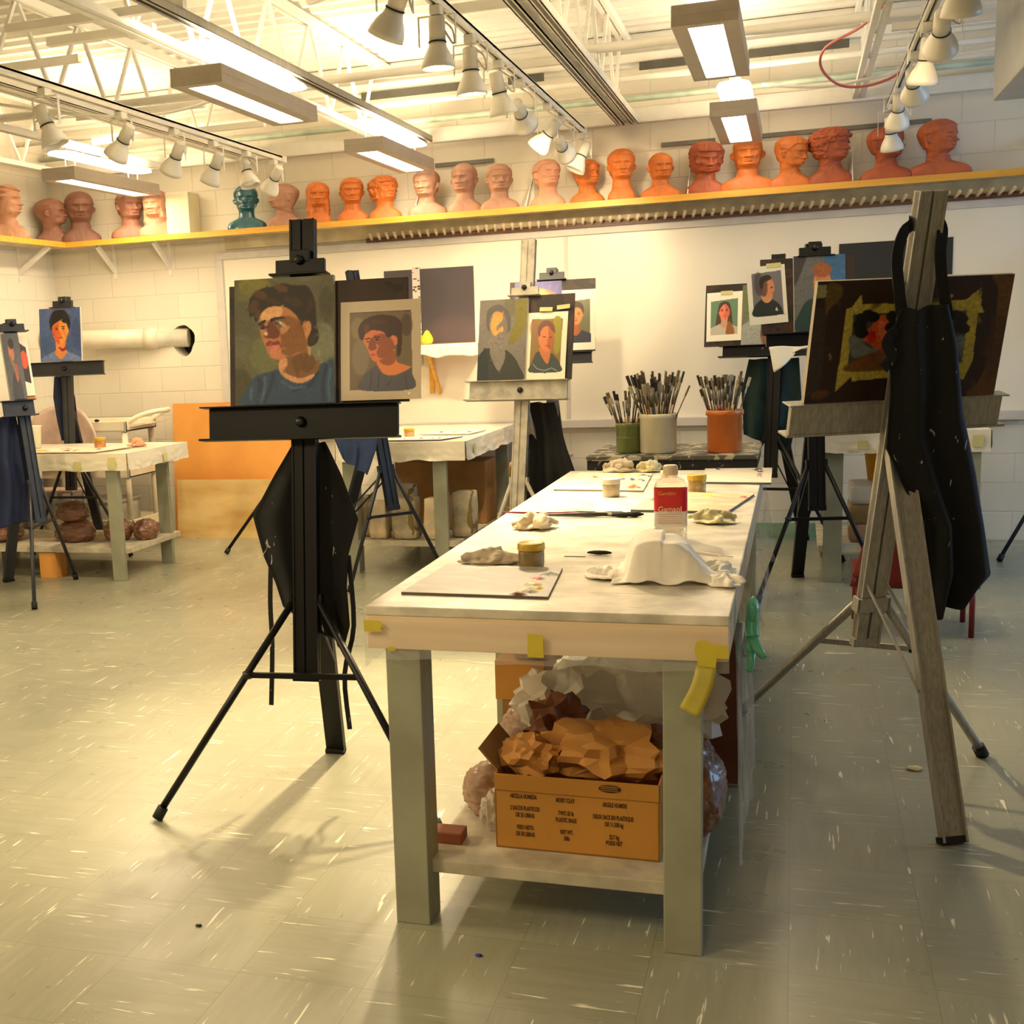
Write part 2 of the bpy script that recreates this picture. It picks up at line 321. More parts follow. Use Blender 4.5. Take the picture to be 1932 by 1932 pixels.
# ---------------------------------------------------------------- painter: pictures on canvases and prints
class Art:
    def __init__(s,w,h,nx,ny,bgc):
        s.w,s.h,s.nx,s.ny=w,h,nx,ny
        u,v=np.meshgrid(np.linspace(0,1,nx+1),np.linspace(0,1,ny+1)); s.u,s.v=u,v  # v up
        s.c=np.ones((ny+1,nx+1,3))*np.array(bgc,float); s.rs=np.random.RandomState(3)
        s.map=None
    def pts(s,p):
        p=np.array(p,float)
        return s.map(p) if s.map else p
    def setquad(s,tl,tr,bl,br):
        "author in pixel coordinates of this four-cornered picture"
        src=np.array([tl,tr,bl,br],float); dst=np.array([(0,1),(1,1),(0,0),(1,0)],float)
        A=[];b=[]
        for (x,y),(U,V) in zip(src,dst):
            A+= [[x,y,1,0,0,0,-U*x,-U*y],[0,0,0,x,y,1,-V*x,-V*y]]; b+=[U,V]
        h=np.linalg.solve(np.array(A),np.array(b)); H=np.append(h,1).reshape(3,3)
        def f(p): q=np.c_[p,np.ones(len(p))]@H.T; return q[:,:2]/q[:,2:]
        s.map=f; s.k=1/abs(tr[0]-tl[0]); return s
    def blur(s,m,r):
        for _ in range(int(r)):
            p=np.pad(m,1,'edge'); m=(p[:-2,1:-1]+p[2:,1:-1]+p[1:-1,:-2]+p[1:-1,2:]+2*m)/6
        return m
    def smooth(s,p,n=6):
        p=np.array(p,float); out=[]; N=len(p)
        for i in range(N):
            a,b,c,d=p[i-1],p[i],p[(i+1)%N],p[(i+2)%N]
            for t in np.arange(n)/n: out.append(.5*((2*b)+(-a+c)*t+(2*a-5*b+4*c-d)*t*t+(-a+3*b-3*c+d)*t**3))
        return np.array(out)
    def mask(s,p):
        m=np.zeros(s.u.shape,bool); j=len(p)-1
        for i in range(len(p)):
            xi,yi=p[i];xj,yj=p[j]
            cond=((yi>s.v)!=(yj>s.v))&(s.u<(xj-xi)*(s.v-yi)/((yj-yi) if abs(yj-yi)>1e-12 else 1e-12)+xi); m^=cond; j=i
        return m.astype(float)
    def poly(s,p,col,soft=1,a=1,sharp=False):
        p=s.pts(p); p=p if sharp else s.smooth(p); m=s.blur(s.mask(p),soft)*a
        s.c=s.c*(1-m[...,None])+np.array(col,float)*m[...,None]; return s
    def ell(s,cx,cy,rx,ry,col,soft=1,a=1,rot=0):
        t=np.linspace(0,2*PI,22)[:-1]; x=rx*np.cos(t); y=ry*np.sin(t); c_,s_=math.cos(rot),math.sin(rot)
        return s.poly(np.c_[cx+x*c_-y*s_,cy+x*s_+y*c_],col,soft,a)
    def line(s,p,w,col,soft=1,a=1):
        p=[np.array(q,float) for q in p]; L_,R2=[],[]
        for i,q in enumerate(p):
            t=p[min(i+1,len(p)-1)]-p[max(i-1,0)]; n=np.array([-t[1],t[0]])/ (np.hypot(*t)+1e-9)*w/2
            L_.append(q+n); R2.append(q-n)
        return s.poly(L_+R2[::-1],col,soft,a,sharp=True)
    def grain(s,amp,strokes=0):
        n=s.rs.normal(0,1,s.u.shape); n=s.blur(n,2)*2.2; s.c=s.c*(1+amp*n[...,None])
        for _ in range(strokes):
            cx,cy=s.rs.rand(2); an=s.rs.rand()*PI; l=.03+.05*s.rs.rand(); w=l*.28
            du=(s.u-cx);dv=(s.v-cy)*s.h/s.w; x=du*math.cos(an)+dv*math.sin(an); y=-du*math.sin(an)+dv*math.cos(an)
            m=np.clip(1.4-((x/l)**2+(y/w)**2),0,1)*.55; j=int(cy*s.ny);i=int(cx*s.nx); col=s.c[j,i]*(1+s.rs.normal(0,.09))
            s.c=s.c*(1-m[...,None])+col*m[...,None]
        return s
    def build(s,name,parent=None,gain=1,thick=.018,edge=(200,195,180),m=None,curl=0):
        "panel with its front at y=-thick, lower left corner at the origin"
        w,h=s.w,s.h; nx,ny=s.nx,s.ny
        X=s.u*w; Zc=s.v*h; Y=-thick-curl*(s.v**2)*1.0
        V=np.stack([X,Y,Zc],-1).reshape(-1,3); col=np.clip(s.c*gain,0,255)/255.; col=np.where(col<=.04045,col/12.92,((col+.055)/1.055)**2.4).reshape(-1,3)
        idx=np.arange((nx+1)*(ny+1)).reshape(ny+1,nx+1)
        F=np.stack([idx[:-1,:-1],idx[:-1,1:],idx[1:,1:],idx[1:,:-1]],-1).reshape(-1,4).tolist()
        ring=list(idx[0,:])+list(idx[1:,-1])+list(idx[-1,-2::-1])+list(idx[-2:0:-1,0])
        base=len(V); fr=V[ring]; bk=fr.copy(); bk[:,1]+=thick
        V=np.concatenate([V,fr,bk]); n=len(ring)
        ec=np.array(lin(edge)); col=np.concatenate([col,np.tile(ec,(2*n,1))])
        for i in range(n): j=(i+1)%n; F.append([base+j,base+i,base+n+i,base+n+j])
        F.append([base+n+i for i in range(n-1,-1,-1)][::-1])
        me=bpy.data.meshes.new(name); me.from_pydata(V.tolist(),[],F); me.update()
        at=me.color_attributes.new('paint','FLOAT_COLOR','POINT'); at.data.foreach_set('color',np.c_[col,np.ones(len(col))].ravel())
        return new_obj(name,me,m or paint_mat(),parent)
def portrait(a,cx,cy,r,skin,shade,hair,shirt,style='short',side=1,neckc=None,detail=True):
    "head and shoulders; cx,cy face centre in u,v; r face half height in v"
    k=a.h/a.w; rx=r*.74*k
    def e(x,y,w,h,c,so=1,al=1,rot=0): a.ell(cx+x*rx,cy+y*r,w*rx,h*r,c,so,al,rot)
    def p(pts,c,so=1,al=1): a.poly([(cx+x*rx,cy+y*r) for x,y in pts],c,so,al)
    if style=='long': p([(-1.15,.4),(-.8,1.15),(0,1.4),(.85,1.15),(1.2,.3),(1.45,-1.2),(1.5,-3),(.5,-3.1),(-.5,-3.1),(-1.6,-3),(-1.5,-1.2)],hair,1)
    p([(-3.2,-4.6),(-3,-2.6),(-1.6,-1.9),(-.5,-1.6),(.5,-1.6),(1.6,-1.9),(3,-2.6),(3.2,-4.6)],shirt,1)
    p([(-.55,-.4),(-.6,-1.5),(-.8,-1.75),(0,-2.3),(.8,-1.75),(.6,-1.5),(.55,-.4)],neckc or shade,1)
    e(0,0,.98,1.08,skin,1)
    p([(0,.9),(.5*side,1.0),(.97*side,.3),(.9*side,-.5),(.3*side,-1.05),(.05*side,-.95),(.28*side,-.4),(.1*side,-.1),(.22*side,.3)],shade,1,.75)
    if detail:
        for sx in (-.42,.42):
            e(sx,.12,.2,.07,(60,40,32),0,.85); e(sx,.3,.27,.05,hair,0,.8)
        e(.04*side,-.3,.16,.1,shade,1,.9); e(0,-.58,.32,.07,(150,70,60),0,.8); e(0,-.48,.3,.03,shade,0,.5)
        e(-1.0*side,0,.1,.25,skin,0)
    if style=='short': p([(-1.1,.1),(-1.15,.8),(-.7,1.35),(0,1.5),(.75,1.35),(1.15,.8),(1.1,.1),(.92,.45),(.6,.75),(0,.85),(-.6,.75),(-.95,.45)],hair,1)
    if style=='curly':
        p([(-1.15,.0),(-1.3,.8),(-.8,1.5),(0,1.65),(.8,1.5),(1.3,.8),(1.15,.0),(.9,.5),(.5,.6),(0,.8),(-.6,.55),(-.95,.4)],hair,1)
        for i in range(16): t=PI*i/15; e(1.15*math.cos(t),.55+.85*math.sin(t),.22,.2,tuple(v*random.uniform(.6,1.8) for v in hair),0,.8)
    if style=='long':
        p([(-1.05,-.2),(-1.05,.7),(-.5,1.25),(.1,1.3),(.7,1.15),(1.05,.6),(1.05,-.2),(.85,.4),(.15,1.05),(-.6,.6),(-.85,.2)],hair,0)
    return a
# ---------------------------------------------------------------- room shell
YW=8.36; XL=-5.35
structure(MB().bb(-6.2,5.2,-3,8.6,-.1,0),'floor',floor_mat())
WB=block_mat('painted_block_back',(226,219,202),0); WL=block_mat('painted_block_left',(226,219,202),1)
b=MB()
hx,hz,hr=-4.30,1.455,.098   # round hole broken through the wall for the pipe
b.bb(XL,hx-.2,YW,YW+.2,0,3.25).bb(hx+.2,5.2,YW,YW+.2,0,3.25).bb(hx-.2,hx+.2,YW,YW+.2,0,hz-.2).bb(hx-.2,hx+.2,YW,YW+.2,hz+.2,3.25)
n=32; inner=[];outer=[]
for k in range(n):
    a=2*PI*k/n; rr=hr*(1+.10*noise.noise(Vector((math.cos(a)*2,math.sin(a)*2,3)))+(.35*max(0,-math.sin(a))**6)); inner.append((hx+rr*math.cos(a),hz+rr*math.sin(a)))
    m_=max(abs(math.cos(a)),abs(math.sin(a))); outer.append((hx+.2*math.cos(a)/m_,hz+.2*math.sin(a)/m_))
vi=[b.bm.verts.new((x,YW,z)) for x,z in inner]; vo=[b.bm.verts.new((x,YW,z)) for x,z in outer]; vb=[b.bm.verts.new((x,YW+.18,z)) for x,z in inner]
for k in range(n): 
    j=(k+1)%n; b.bm.faces.new((vi[k],vi[j],vo[j],vo[k])); b.bm.faces.new((vi[k],vb[k],vb[j],vi[j]))
structure(b,'wall_back',WB)
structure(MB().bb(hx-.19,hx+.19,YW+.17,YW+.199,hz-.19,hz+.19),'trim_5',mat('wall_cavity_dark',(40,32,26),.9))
structure(MB().bb(XL-.2,XL,-3,YW+.2,0,3.25),'wall_left',WL)
structure(MB().bb(5.2,5.4,-3,4.4,0,3.25),'wall_right',WL)
# corrugated steel deck
b=MB(); per=.152; prof=[]; y=-1.5
while y<YW+.1: prof+=[(y,3.2),(y+.05,3.2),(y+.07,3.24),(y+.13,3.24)]; y+=per
for (ya,za),(yb,zb) in zip(prof,prof[1:]):
    v=[b.bm.verts.new(q) for q in ((-5.5,ya,za),(5.3,ya,za),(5.3,yb,zb),(-5.5,yb,zb))]; b.bm.faces.new(v)
structure(b,'ceiling',CEIL)
structure(MB().bb(XL,5.2,YW-.055,YW+.01,2.665,2.76,.012),'trim_1',WHITE)       # ledge along the top of the block wall
structure(MB().bb(XL,5.2,YW-.12,YW+.0,3.02,3.07).bb(XL,5.2,YW-.05,YW+.0,3.0,3.2),'trim_2',CEIL)
GAP=mat('grey_angle_steel',(120,118,110),.6)  # grey steel angle strips along the back wall
for i,(xa,xb) in enumerate(((-2.32,-1.92),(-.83,-.5),(-.42,.74))): structure(MB().bb(xa,xb,YW-.018,YW+.01,2.51,2.535),'trim_%d'%(3 if i==0 else 5+i),GAP)
GREENB=mat('green_cove_base',(150,178,146),.5)
structure(MB().bb(-.42,.62,YW-.03,YW+.0,.0,.012).bb(-.42,.62,YW-.018,YW+.0,.012,.105,.004),'baseboard_back',GREENB)

DGAP=mat('dark_gap_shade',(84,82,74),.6)  # dark strips painted in for the shaded gap under the beam
for i,(xa,xb) in enumerate(((-2.78,-2.1),(-1.78,-1.55),(-.95,-.5),(-.30,.27))): structure(MB().bb(xa,xb,YW-.14,YW-.12,2.965,3.012),'trim_%d'%(8+i),DGAP)
# ---------------------------------------------------------------- ceiling steel
def joist(x,label,y0=-1.0,y1=8.3):
    t=empty('bar_joist',label,'roof joist',(x,y0,2.68),group='open web steel roof joists'); L_=y1-y0
    MB().bb(-.032,-.006,0,L_,.455,.5).bb(.006,.032,0,L_,.455,.5).build('top_chord',CEIL,t)
    MB().bb(-.034,-.008,0,L_,0,.034).bb(.008,.034,0,L_,0,.034).build('bottom_chord',CEIL,t)
    b=MB(); k=0; y=.05; st=.29
    pts=[]
    while y<L_-.1: pts.append(Vector((0,y,.02 if k%2==0 else .48))); y+=st; k+=1
    for p,q in zip(pts,pts[1:]): b.bar(p,q,.018,.018,(1,0,0))
    b.build('web',CEIL,t); return t
jl={-5.15:'tight to the left wall',-3.75:'left of the left spot track',-2.62:'above the left row of box lights',-1.04:'right of the middle spot track',.33:'directly left of the right spot track',1.9:'over the grey duct',3.4:'beyond the duct at the right edge'}
for x,l in jl.items(): 
    if x<2.5: joist(x,'white open web roof joist '+l)
def rail(name,label,cat,x,y0,y1,z,w,h,m=WHITE,slot=True,group=None):
    b=MB().bb(x-w/2,x+w/2,y0,y1,z,z+.006)
    b=MB().bb(x-w/2,x-w/2+.006,y0,y1,z,z+h).bb(x+w/2-.006,x+w/2,y0,y1,z,z+h).bb(x-w/2,x+w/2,y0,y1,z+h-.006,z+h)
    if slot: b.bb(x-w/2,x-w*.2,y0,y1,z,z+.005).bb(x+w*.2,x+w/2,y0,y1,z,z+.005)
    else: b.bb(x-w/2,x+w/2,y0,y1,z,z+.005)
    return solo(b,name,m,label,cat,group,(x,y0,z))
rail('strut_channel','left slotted channel of the pair running beside the middle spot lamps','ceiling channel',-1.075,2.0,8.3,2.655,.045,.04,group='slotted channels below the joists')
rail('strut_channel','right slotted channel of the pair running beside the middle spot lamps','ceiling channel',-.985,2.0,8.3,2.655,.045,.04,group='slotted channels below the joists')
rail('strut_channel','slotted steel channel above the left row of box lights','ceiling channel',-2.33,1.0,8.25,2.66,.05,.04,SILVERM,group='slotted channels below the joists')
rail('strut_channel','slotted steel channel above the right row of box lights','ceiling channel',-.33,1.0,8.25,2.66,.05,.04,group='slotted channels below the joists')
rail('strut_channel','slotted steel channel above the box light nearest the left wall','ceiling channel',-4.35,1.0,8.25,2.66,.05,.04,group='slotted channels below the joists')
rail('strut_channel','slotted steel channel left of the left spot track','ceiling channel',-3.62,1.0,8.25,2.66,.05,.04,group='slotted channels below the joists')
rail('strut_channel','slotted steel channel right of the right spot track, beside the duct','ceiling channel',.60,2.0,8.25,2.655,.045,.04,group='slotted channels below the joists')
def crossbar(xa,xb,y,z,label,th=.034):
    return solo(MB().bb(xa,xb,y-th/2,y+th/2,z,z+th),'cross_strut',WHITE,label,'ceiling strut','short cross struts under the joists',((xa+xb)/2,y,z))
for xa,xb,y in ((-1.38,-.96,5.28),(-1.38,-.96,6.5),(-1.4,-.98,7.5),(-1.38,-.96,4.2)): crossbar(xa,xb,y,2.70,'short white strut across the channel pair, %s'%{5.28:'over the second lit spot lamp',6.5:'halfway to the back wall',7.5:'closest to the back wall',4.2:'nearest the viewer'}[y])
for xa,xb,y in ((-3.12,-2.3,4.68),(-3.1,-2.58,4.95),(-3.65,-3.14,5.27),(-3.95,-3.14,6.55),(-4.3,-3.1,7.3)): crossbar(xa,xb,y,2.70,'short strut by the left spot track, %s'%{4.68:'above the near box light',4.95:'just behind the one over the box light',5.27:'ending near its first lamp',6.55:'ending over its fourth lamp',7.3:'longest and closest to the back wall'}[y])
for xa,xb,y in ((.4,.86,6.6),(.38,.95,7.5),(.38,.9,5.6)): crossbar(xa,xb,y,2.70,'short strut from the right spot track towards the duct, %s'%{6.6:'middle one',7.5:'closest to the back wall',5.6:'nearest the viewer'}[y])
def pipe(name,label,pts,r,m,cat='conduit',group=None):
    return solo(MB().tube(pts,r,10),name,m,label,cat,group,pts[0])
RED=mat('red_conduit',(176,62,58),.5)
PIPEG=mat('pale_green_pipe',(196,216,198),.45)
pipe('long_pipe','white round pipe crossing under the joists from left to right',[(-5.3,6.62,2.78),(5.1,6.62,2.78)],.024,WHITE,'pipe')
pipe('long_pipe','white round pipe crossing the near part of the ceiling',[(-5.3,4.35,2.86),(5.1,4.35,2.86)],.022,WHITE,'pipe')
pipe('long_pipe','thin white pipe along the back wall above the green one',[(-5.3,7.9,2.86),(5.1,7.9,2.86)],.018,WHITE,'pipe')
pipe('red_conduit','thin red conduit crossing high under the roof deck',[(-5.3,7.5,2.98),(-1.0,7.5,2.985),(.6,7.5,2.98)],.009,RED)
pipe('green_pipe','pale green pipe along the ledge of the back wall',[(-5.3,8.22,2.71+.085),(5.1,8.22,2.715+.085)],.018,PIPEG,'pipe')
pts=[Vector((-.25,6.2,2.93)),Vector((0,6.3,3.05)),Vector((.25,6.4,3.09)),Vector((.4,6.5,3.0)),Vector((.38,6.6,2.85)),Vector((.28,6.8,2.78)),Vector((.12,7,2.74)),Vector((.1,7.1,2.66)),Vector((.2,7.2,2.58)),Vector((.36,7.2,2.57)),Vector((.5,7.1,2.62)),Vector((.56,7.0,2.78))]
def cat(p,n=5):
    out=[]; P_=[p[0]]+list(p)+[p[-1]]
    for i in range(1,len(P_)-2):
        a,b_,c_,d=P_[i-1:i+3]
        for k in range(n):
            t=k/n; out.append(.5*((2*b_)+(c_-a)*t+(2*a-5*b_+4*c_-d)*t*t+(3*b_-a-3*c_+d)*t**3))
    return out+[P_[-1]]
pipe('red_cable_loop','slack pink red cable looping below the deck right of the tall box lights',cat(pts),.007,mat('pink_red_cable',(205,110,104),.5),'cable')
pipe('white_cable','slack white cable hanging in a shallow curve above the right busts',cat([Vector(q) for q in ((-.2,7.4,2.66),(.1,7.4,2.62),(.4,7.4,2.64),(.7,7.4,2.70),(1.2,7.4,2.73))]),.009,WHITE,'cable')
pipe('white_cable','long white cable sagging left of the middle spot track',cat([Vector(q) for q in ((-4.2,5.9,2.74),(-3.6,6.0,2.62),(-3.2,6.1,2.60),(-2.9,6.2,2.66),(-2.7,6.3,2.72))]),.008,WHITE,'cable')
for k,(xa,ya,za,xb,yb,zb,l) in enumerate(((-.2,5.7,2.74,.55,6.2,2.74,'diagonal white brace between the tall box lights and the right spot track'),(-4.1,4.7,2.75,-2.5,3.9,2.80,'diagonal white brace at the upper left above the near box light'),(-5.2,5.3,2.74,-3.8,4.6,2.74,'diagonal white brace near the left wall'),(-1.9,5.0,2.75,-1.0,4.55,2.78,'diagonal white brace beside the dark near spot lamp'))):
    solo(MB().bar((xa,ya,za),(xb,yb,zb),.03,.03),'diagonal_brace',CEIL,l,'ceiling brace','diagonal braces',(xa,ya,za))
# hvac duct at the right edge
t=empty('air_duct','grey galvanised rectangular air duct entering at the upper right corner','air duct',(1.15,5.2,2.3))
DUCT=mat('galvanised_duct',(176,180,180),.45,metal=.4,var=.08,scale=4)
MB().bb(-.345,.5,-5,1.12,0,.42,.006).build('duct_body',DUCT,t)
MB().bb(-.36,.52,-.62,-.58,-.015,.435).build('seam_flange',DUCT,t)
MB().tube(cat([Vector(q) for q in ((-.42,.1,.62),(-.46,.05,.42),(-.45,.02,.3),(-.40,0,.24),(-.345,0,.25))]),.009).build('black_cable',RUBBER,t)

# ---------------------------------------------------------------- light fittings
def luminaire(x,y0,y1,label,light=True,z=2.45,dn=10,up=23):
    t=empty('box_light',label,'ceiling light',(x,(y0+y1)/2,z),group='suspended box lights'); L_=(y1-y0)/2; w=.118
    b=MB(); b.bb(-w,w,-L_,L_,.035,.075,.004); b.bb(-w,-.062,-L_,L_,0,.036,.002).bb(.062,w,-L_,L_,0,.036,.002).bb(-.062,.062,-L_,-L_+.05,0,.036).bb(-.062,.062,L_-.05,L_,0,.036)
    b.build('housing',mat('taupe_light_housing',(178,166,150),.5,var=.04),t)
    MB().bb(-.062,.062,-L_+.05,L_-.05,.006,.012).build('diffuser',LENS,t)
    b=MB(); r=.088; n=8; outl=[(r*math.cos(a),-L_+.06+r*math.sin(a)) for a in [PI+PI*k/n for k in range(n+1)]]+[(r*math.cos(a),L_-.06+r*math.sin(a)) for a in [PI*k/n for k in range(n+1)]]
    for z0 in (.15,.163): pass
    va=[b.bm.verts.new((p[0],p[1],.158)) for p in outl]; vb=[b.bm.verts.new((p[0]*.9,p[1]*.985,.172)) for p in outl]
    b.bm.faces.new(va);b.bm.faces.new(vb[::-1])
    for k in range(len(outl)): j=(k+1)%len(outl); b.bm.faces.new((va[k],vb[k],vb[j],va[j]))
    b.build('uplight_canopy',emis('canopy_glow',(1,.95,.78),3.2) if 'canopy_glow' not in MATS else MATS['canopy_glow'],t)
    for yy in (-L_*.72,L_*.72):
        for xx in (-.035,.035): MB().tube([(xx,yy,.075),(xx,yy,.158)],.004,6).build('hanger',WHITE,t)
    if light:
        for zz,rot,pw in ((-.004,(0,0,0),dn),(.19,(PI,0,0),up)):
            l=bpy.data.lights.new('lamp_light','AREA'); l.shape='RECTANGLE'; l.size=.12; l.size_y=L_*1.8; l.energy=pw; l.color=WARM
            o=bpy.data.objects.new('lamp_light',l); C.objects.link(o); o.parent=t; o.location=(0,0,zz); o.rotation_euler=rot
    return t
luminaire(-2.36,4.86,5.95,'taupe box light hung left of centre, nearer one of the left row')
luminaire(-2.36,6.98,8.05,'taupe box light hung near the back wall above the bald busts')
luminaire(-.33,4.86,5.95,'taupe box light seen end on at the top, right of centre',dn=3,up=20)
luminaire(-.33,6.98,8.05,'taupe box light in front of the flat topped orange bust',dn=2,up=14)
luminaire(-4.36,6.95,8.05,'box light by the left wall above the two brown busts',dn=13,up=24)
def track(x,y0,y1,z,label):
    t=empty('lighting_track',label,'lighting track',(x,y0,z),group='spot lamp tracks'); L_=y1-y0
    MB().bb(-.018,-.006,0,L_,0,.032).bb(.006,.018,0,L_,0,.032).bb(-.018,.018,0,L_,.022,.034).build('rail',WHITE,t)
    MB().bb(-.006,.006,0,L_,.018,.022).build('slot',mat('dark_track_slot',(60,56,48),.6),t)
    MB().bb(-.026,.026,L_-.05,L_+.01,-.004,.038,.004).build('end_cap',WHITE,t); return t
track(-3.19,2.2,7.78,2.55,'white spot lamp track at the left, ending over the teal bust')
track(-1.27,2.2,8.0,2.58,'white spot lamp track in the middle, ending over the orange busts')
track(.49,2.2,8.2,2.57,'white spot lamp track at the right, beside the duct')
def spot(x,y,z,zt,aim,label,bulb=False,light=0,cone=62,size=1.0,target=None):
    "lamp head centre x,y,z hung from a track at height zt, mouth towards aim"
    t=empty('spot_lamp',label,'spot lamp',(x,y,z),group='spot lamps on the ceiling tracks')
    d=Vector(aim).normalized(); q=Vector((0,0,-1)).rotation_difference(d).to_matrix().to_4x4()@Matrix.Scale(size,4)
    sh=MB(); sh.lathe([(.0,.0),(.031,.0),(.033,-.012),(.036,-.02),(.050,-.045),(.0605,-.072),(.0635,-.092),(.060,-.092),(.056,-.072),(.046,-.046),(.02,-.02),(0,-.018)],n=26,M=q)
    sh.build('shade',SPOTM,t)
    so=MB(); so.lathe([(0,.092),(.024,.092),(.030,.086),(.031,.0),(0,.0)],n=22,M=q); s_=so.build('socket',SPOTM,t)
    MB().lathe([(.0325,-.001),(.0338,.0),(.0338,.0035),(.0325,.0045)],n=22,M=q).build('black_ring',RUBBER,s_)
    bu=MB(); bu.lathe([(0,-.082),(.03,-.080),(.052,-.070),(.04,-.05),(0,-.03)],n=20,M=q); bu.build('bulb',BULB if bulb else mat('frosted_bulb',(240,236,220),.3,var=.02),t)
    ax=Vector((1,0,0)); R3=q.to_3x3().normalized()
    ax=(R3@Vector((1,0,0))); h=zt-z
    b=MB()
    for s in (-1,1):
        p=ax*s*.07*size; p.z*=.3
        b.bar(p+Vector((0,0,-.01)),Vector((p.x,p.y,h-.035)),.016,.003,(ax.x+.01,ax.y,0))
    b.bar(Vector((ax.x*-.07,ax.y*-.07,h-.035)),Vector((ax.x*.07,ax.y*.07,h-.035)),.016,.003,(0,0,1)); b.bb(-.02,.02,-.03,.03,h-.036,h-.002,.003)
    b.build('yoke',WHITE,t)
    MB().tube(cat([Vector((0,0,h-.04)),Vector((.05,.02,h-.08)),Vector((.06,.0,h-.14)),R3@Vector((0,0,.09*size))]),.004,6).build('cord',SPOTM,t)
    if light:
        l=bpy.data.lights.new('spot_light','SPOT'); l.energy=light; l.color=WARM; l.spot_size=math.radians(cone); l.spot_blend=.6; l.shadow_soft_size=.045
        o=bpy.data.objects.new('spot_light',l); C.objects.link(o); o.parent=t; o.location=d*.1*size
        dd=(Vector(target)-(Vector((x,y,z))+d*.1)).normalized() if target else d
        o.rotation_euler=Vector((0,0,-1)).rotation_difference(dd).to_euler()
    return t
lf='%s spot lamp on the left track, %s'
spot(-3.19,5.03,2.39,2.55,(.35,.1,-1),lf%('first','largest, tipped down to the right'),light=90,target=(-2.7,4.6,0),cone=85)
spot(-3.19,5.70,2.41,2.55,(-.75,.2,-.9),lf%('second','mouth turned down to the left'),light=45,target=(-3.9,6.9,.6))
spot(-3.19,6.26,2.40,2.55,(-.6,.3,-.85),lf%('third','mouth turned down to the left behind the second'),light=34,target=(-4.7,8.2,1.3),cone=80)
spot(-3.19,6.74,2.40,2.55,(-.55,.2,-.9),lf%('fourth','small, tipped down to the left'))
spot(-3.19,7.2,2.43,2.55,(.25,-.1,-1),lf%('fifth','hanging right over the teal bust'))
spot(-3.19,7.62,2.43,2.55,(-.5,.3,-.6),lf%('last','above the pink bust facing left'))
mf='%s spot lamp on the middle track, %s'
spot(-1.27,4.14,2.45,2.58,(-.55,.25,-1),mf%('first','dark against the light, tipped to the left'),light=36,target=(-2.3,7.0,.8),cone=55)
spot(-1.27,4.66,2.45,2.58,(0,0,-1),mf%('second','glowing and pointing straight down'),True,light=250,cone=66,target=(-1.25,4.05,0))
spot(-1.27,5.16,2.44,2.58,(.02,.03,-1),mf%('third','glowing and pointing straight down'),True,light=175,cone=84,target=(-.65,4.0,.6))
spot(-1.27,5.68,2.44,2.58,(.15,.2,-1),mf%('fourth','glowing, tipped a little towards the wall'),True,light=26,cone=60,target=(-1.7,8.36,1.0))
spot(-1.27,6.14,2.42,2.58,(.05,1,-.45),mf%('fifth','round shade seen from behind, aimed at the whiteboard'),light=62,target=(-1.50,8.36,1.75),cone=44)
spot(-1.27,6.83,2.42,2.58,(-.7,.2,-.75),mf%('sixth','pale, mouth turned down to the left'),light=85,target=(-2.1,7.75,.9),cone=62)
spot(-1.27,7.26,2.41,2.58,(.05,1,-.35),mf%('seventh','small round shade seen from behind'),light=14,target=(-1.25,8.36,1.95),cone=80)
spot(-1.27,7.93,2.44,2.58,(-.45,-.2,-.9),mf%('last','white, over an orange bust'))
rf='%s spot lamp on the right track, %s'
spot(.49,4.62,2.42,2.57,(0,.35,-.9),rf%('first','cut by the top edge of the picture'))
spot(.49,5.26,2.41,2.57,(.05,.9,-.6),rf%('second','big round shade seen from behind'),light=7,target=(.45,8.36,1.5),cone=70)
spot(.49,5.86,2.42,2.57,(-.1,.25,-.95),rf%('third','tipped so its wide mouth faces down'),light=0)
spot(.49,6.45,2.43,2.57,(.15,.9,-.5),rf%('fourth','round shade seen from behind'),light=5,target=(.3,8.36,1.6),cone=80)
spot(.49,7.4,2.46,2.57,(.0,.7,-.8),rf%('fifth','small pale shade above the last lamp'))
spot(.49,7.9,2.41,2.57,(.1,.3,-.9),rf%('last','over a cornrowed bust'))

# ---------------------------------------------------------------- shelf and busts
ZS=2.175
t=empty('bust_shelf','long yellow edged shelf carrying the clay busts along the back and left walls','shelf',(0,YW,ZS))
MB().bb(-5.35,5.1,8.08,YW,ZS-.02,ZS).bb(-5.35,-5.07,2,8.08,ZS-.02,ZS).build('shelf_board',mat('shelf_underside_cream',(214,200,164),.55),t,True)
MB().bb(-5.07,5.1,8.06,8.082,ZS-.032,ZS+.006).bb(-5.07,-5.045,2,8.082,ZS-.032,ZS+.006).build('front_edge',OAK,t,True)
MB().bb(-3.9,5.1,YW-.03,YW,ZS-.105,ZS-.02).build('wall_cleat',mat('shelf_underside_cream',(214,200,164)),t,True)
for x in (-3.43,-2.42,-1.66,-.65,.3,1.3):
    MB().bar((x,8.12,ZS+.002),(x,YW-.01,ZS+.20),.03,.006,(1,0,0)).bb(x-.012,x+.012,YW-.008,YW,ZS,ZS+.24).build('bracket',WHITE,t,True)
for x in (-4.82,-4.36):
    MB().bar((x,8.12,ZS-.03),(x,YW-.01,ZS-.20),.035,.02,(1,0,0)).bb(x-.012,x+.012,YW-.01,YW,ZS-.26,ZS-.02).build('bracket',WHITE,t,True)
MB().bar((-5.08,7.9,ZS-.03),(XL+.01,7.9,ZS-.20),.035,.02,(0,1,0)).bb(XL,XL+.01,7.888,7.912,ZS-.26,ZS-.02).build('bracket',WHITE,t,True)
t=empty('peg_rail','dark brown rail with a long row of pale pegs under the bust shelf','peg rail',(0,YW,2.07))
MB().bb(-2.82,5.0,YW-.05,YW-.005,2.045,2.075).build('rail',BRONZE,t,True)
b=None; x=-2.78; k=0
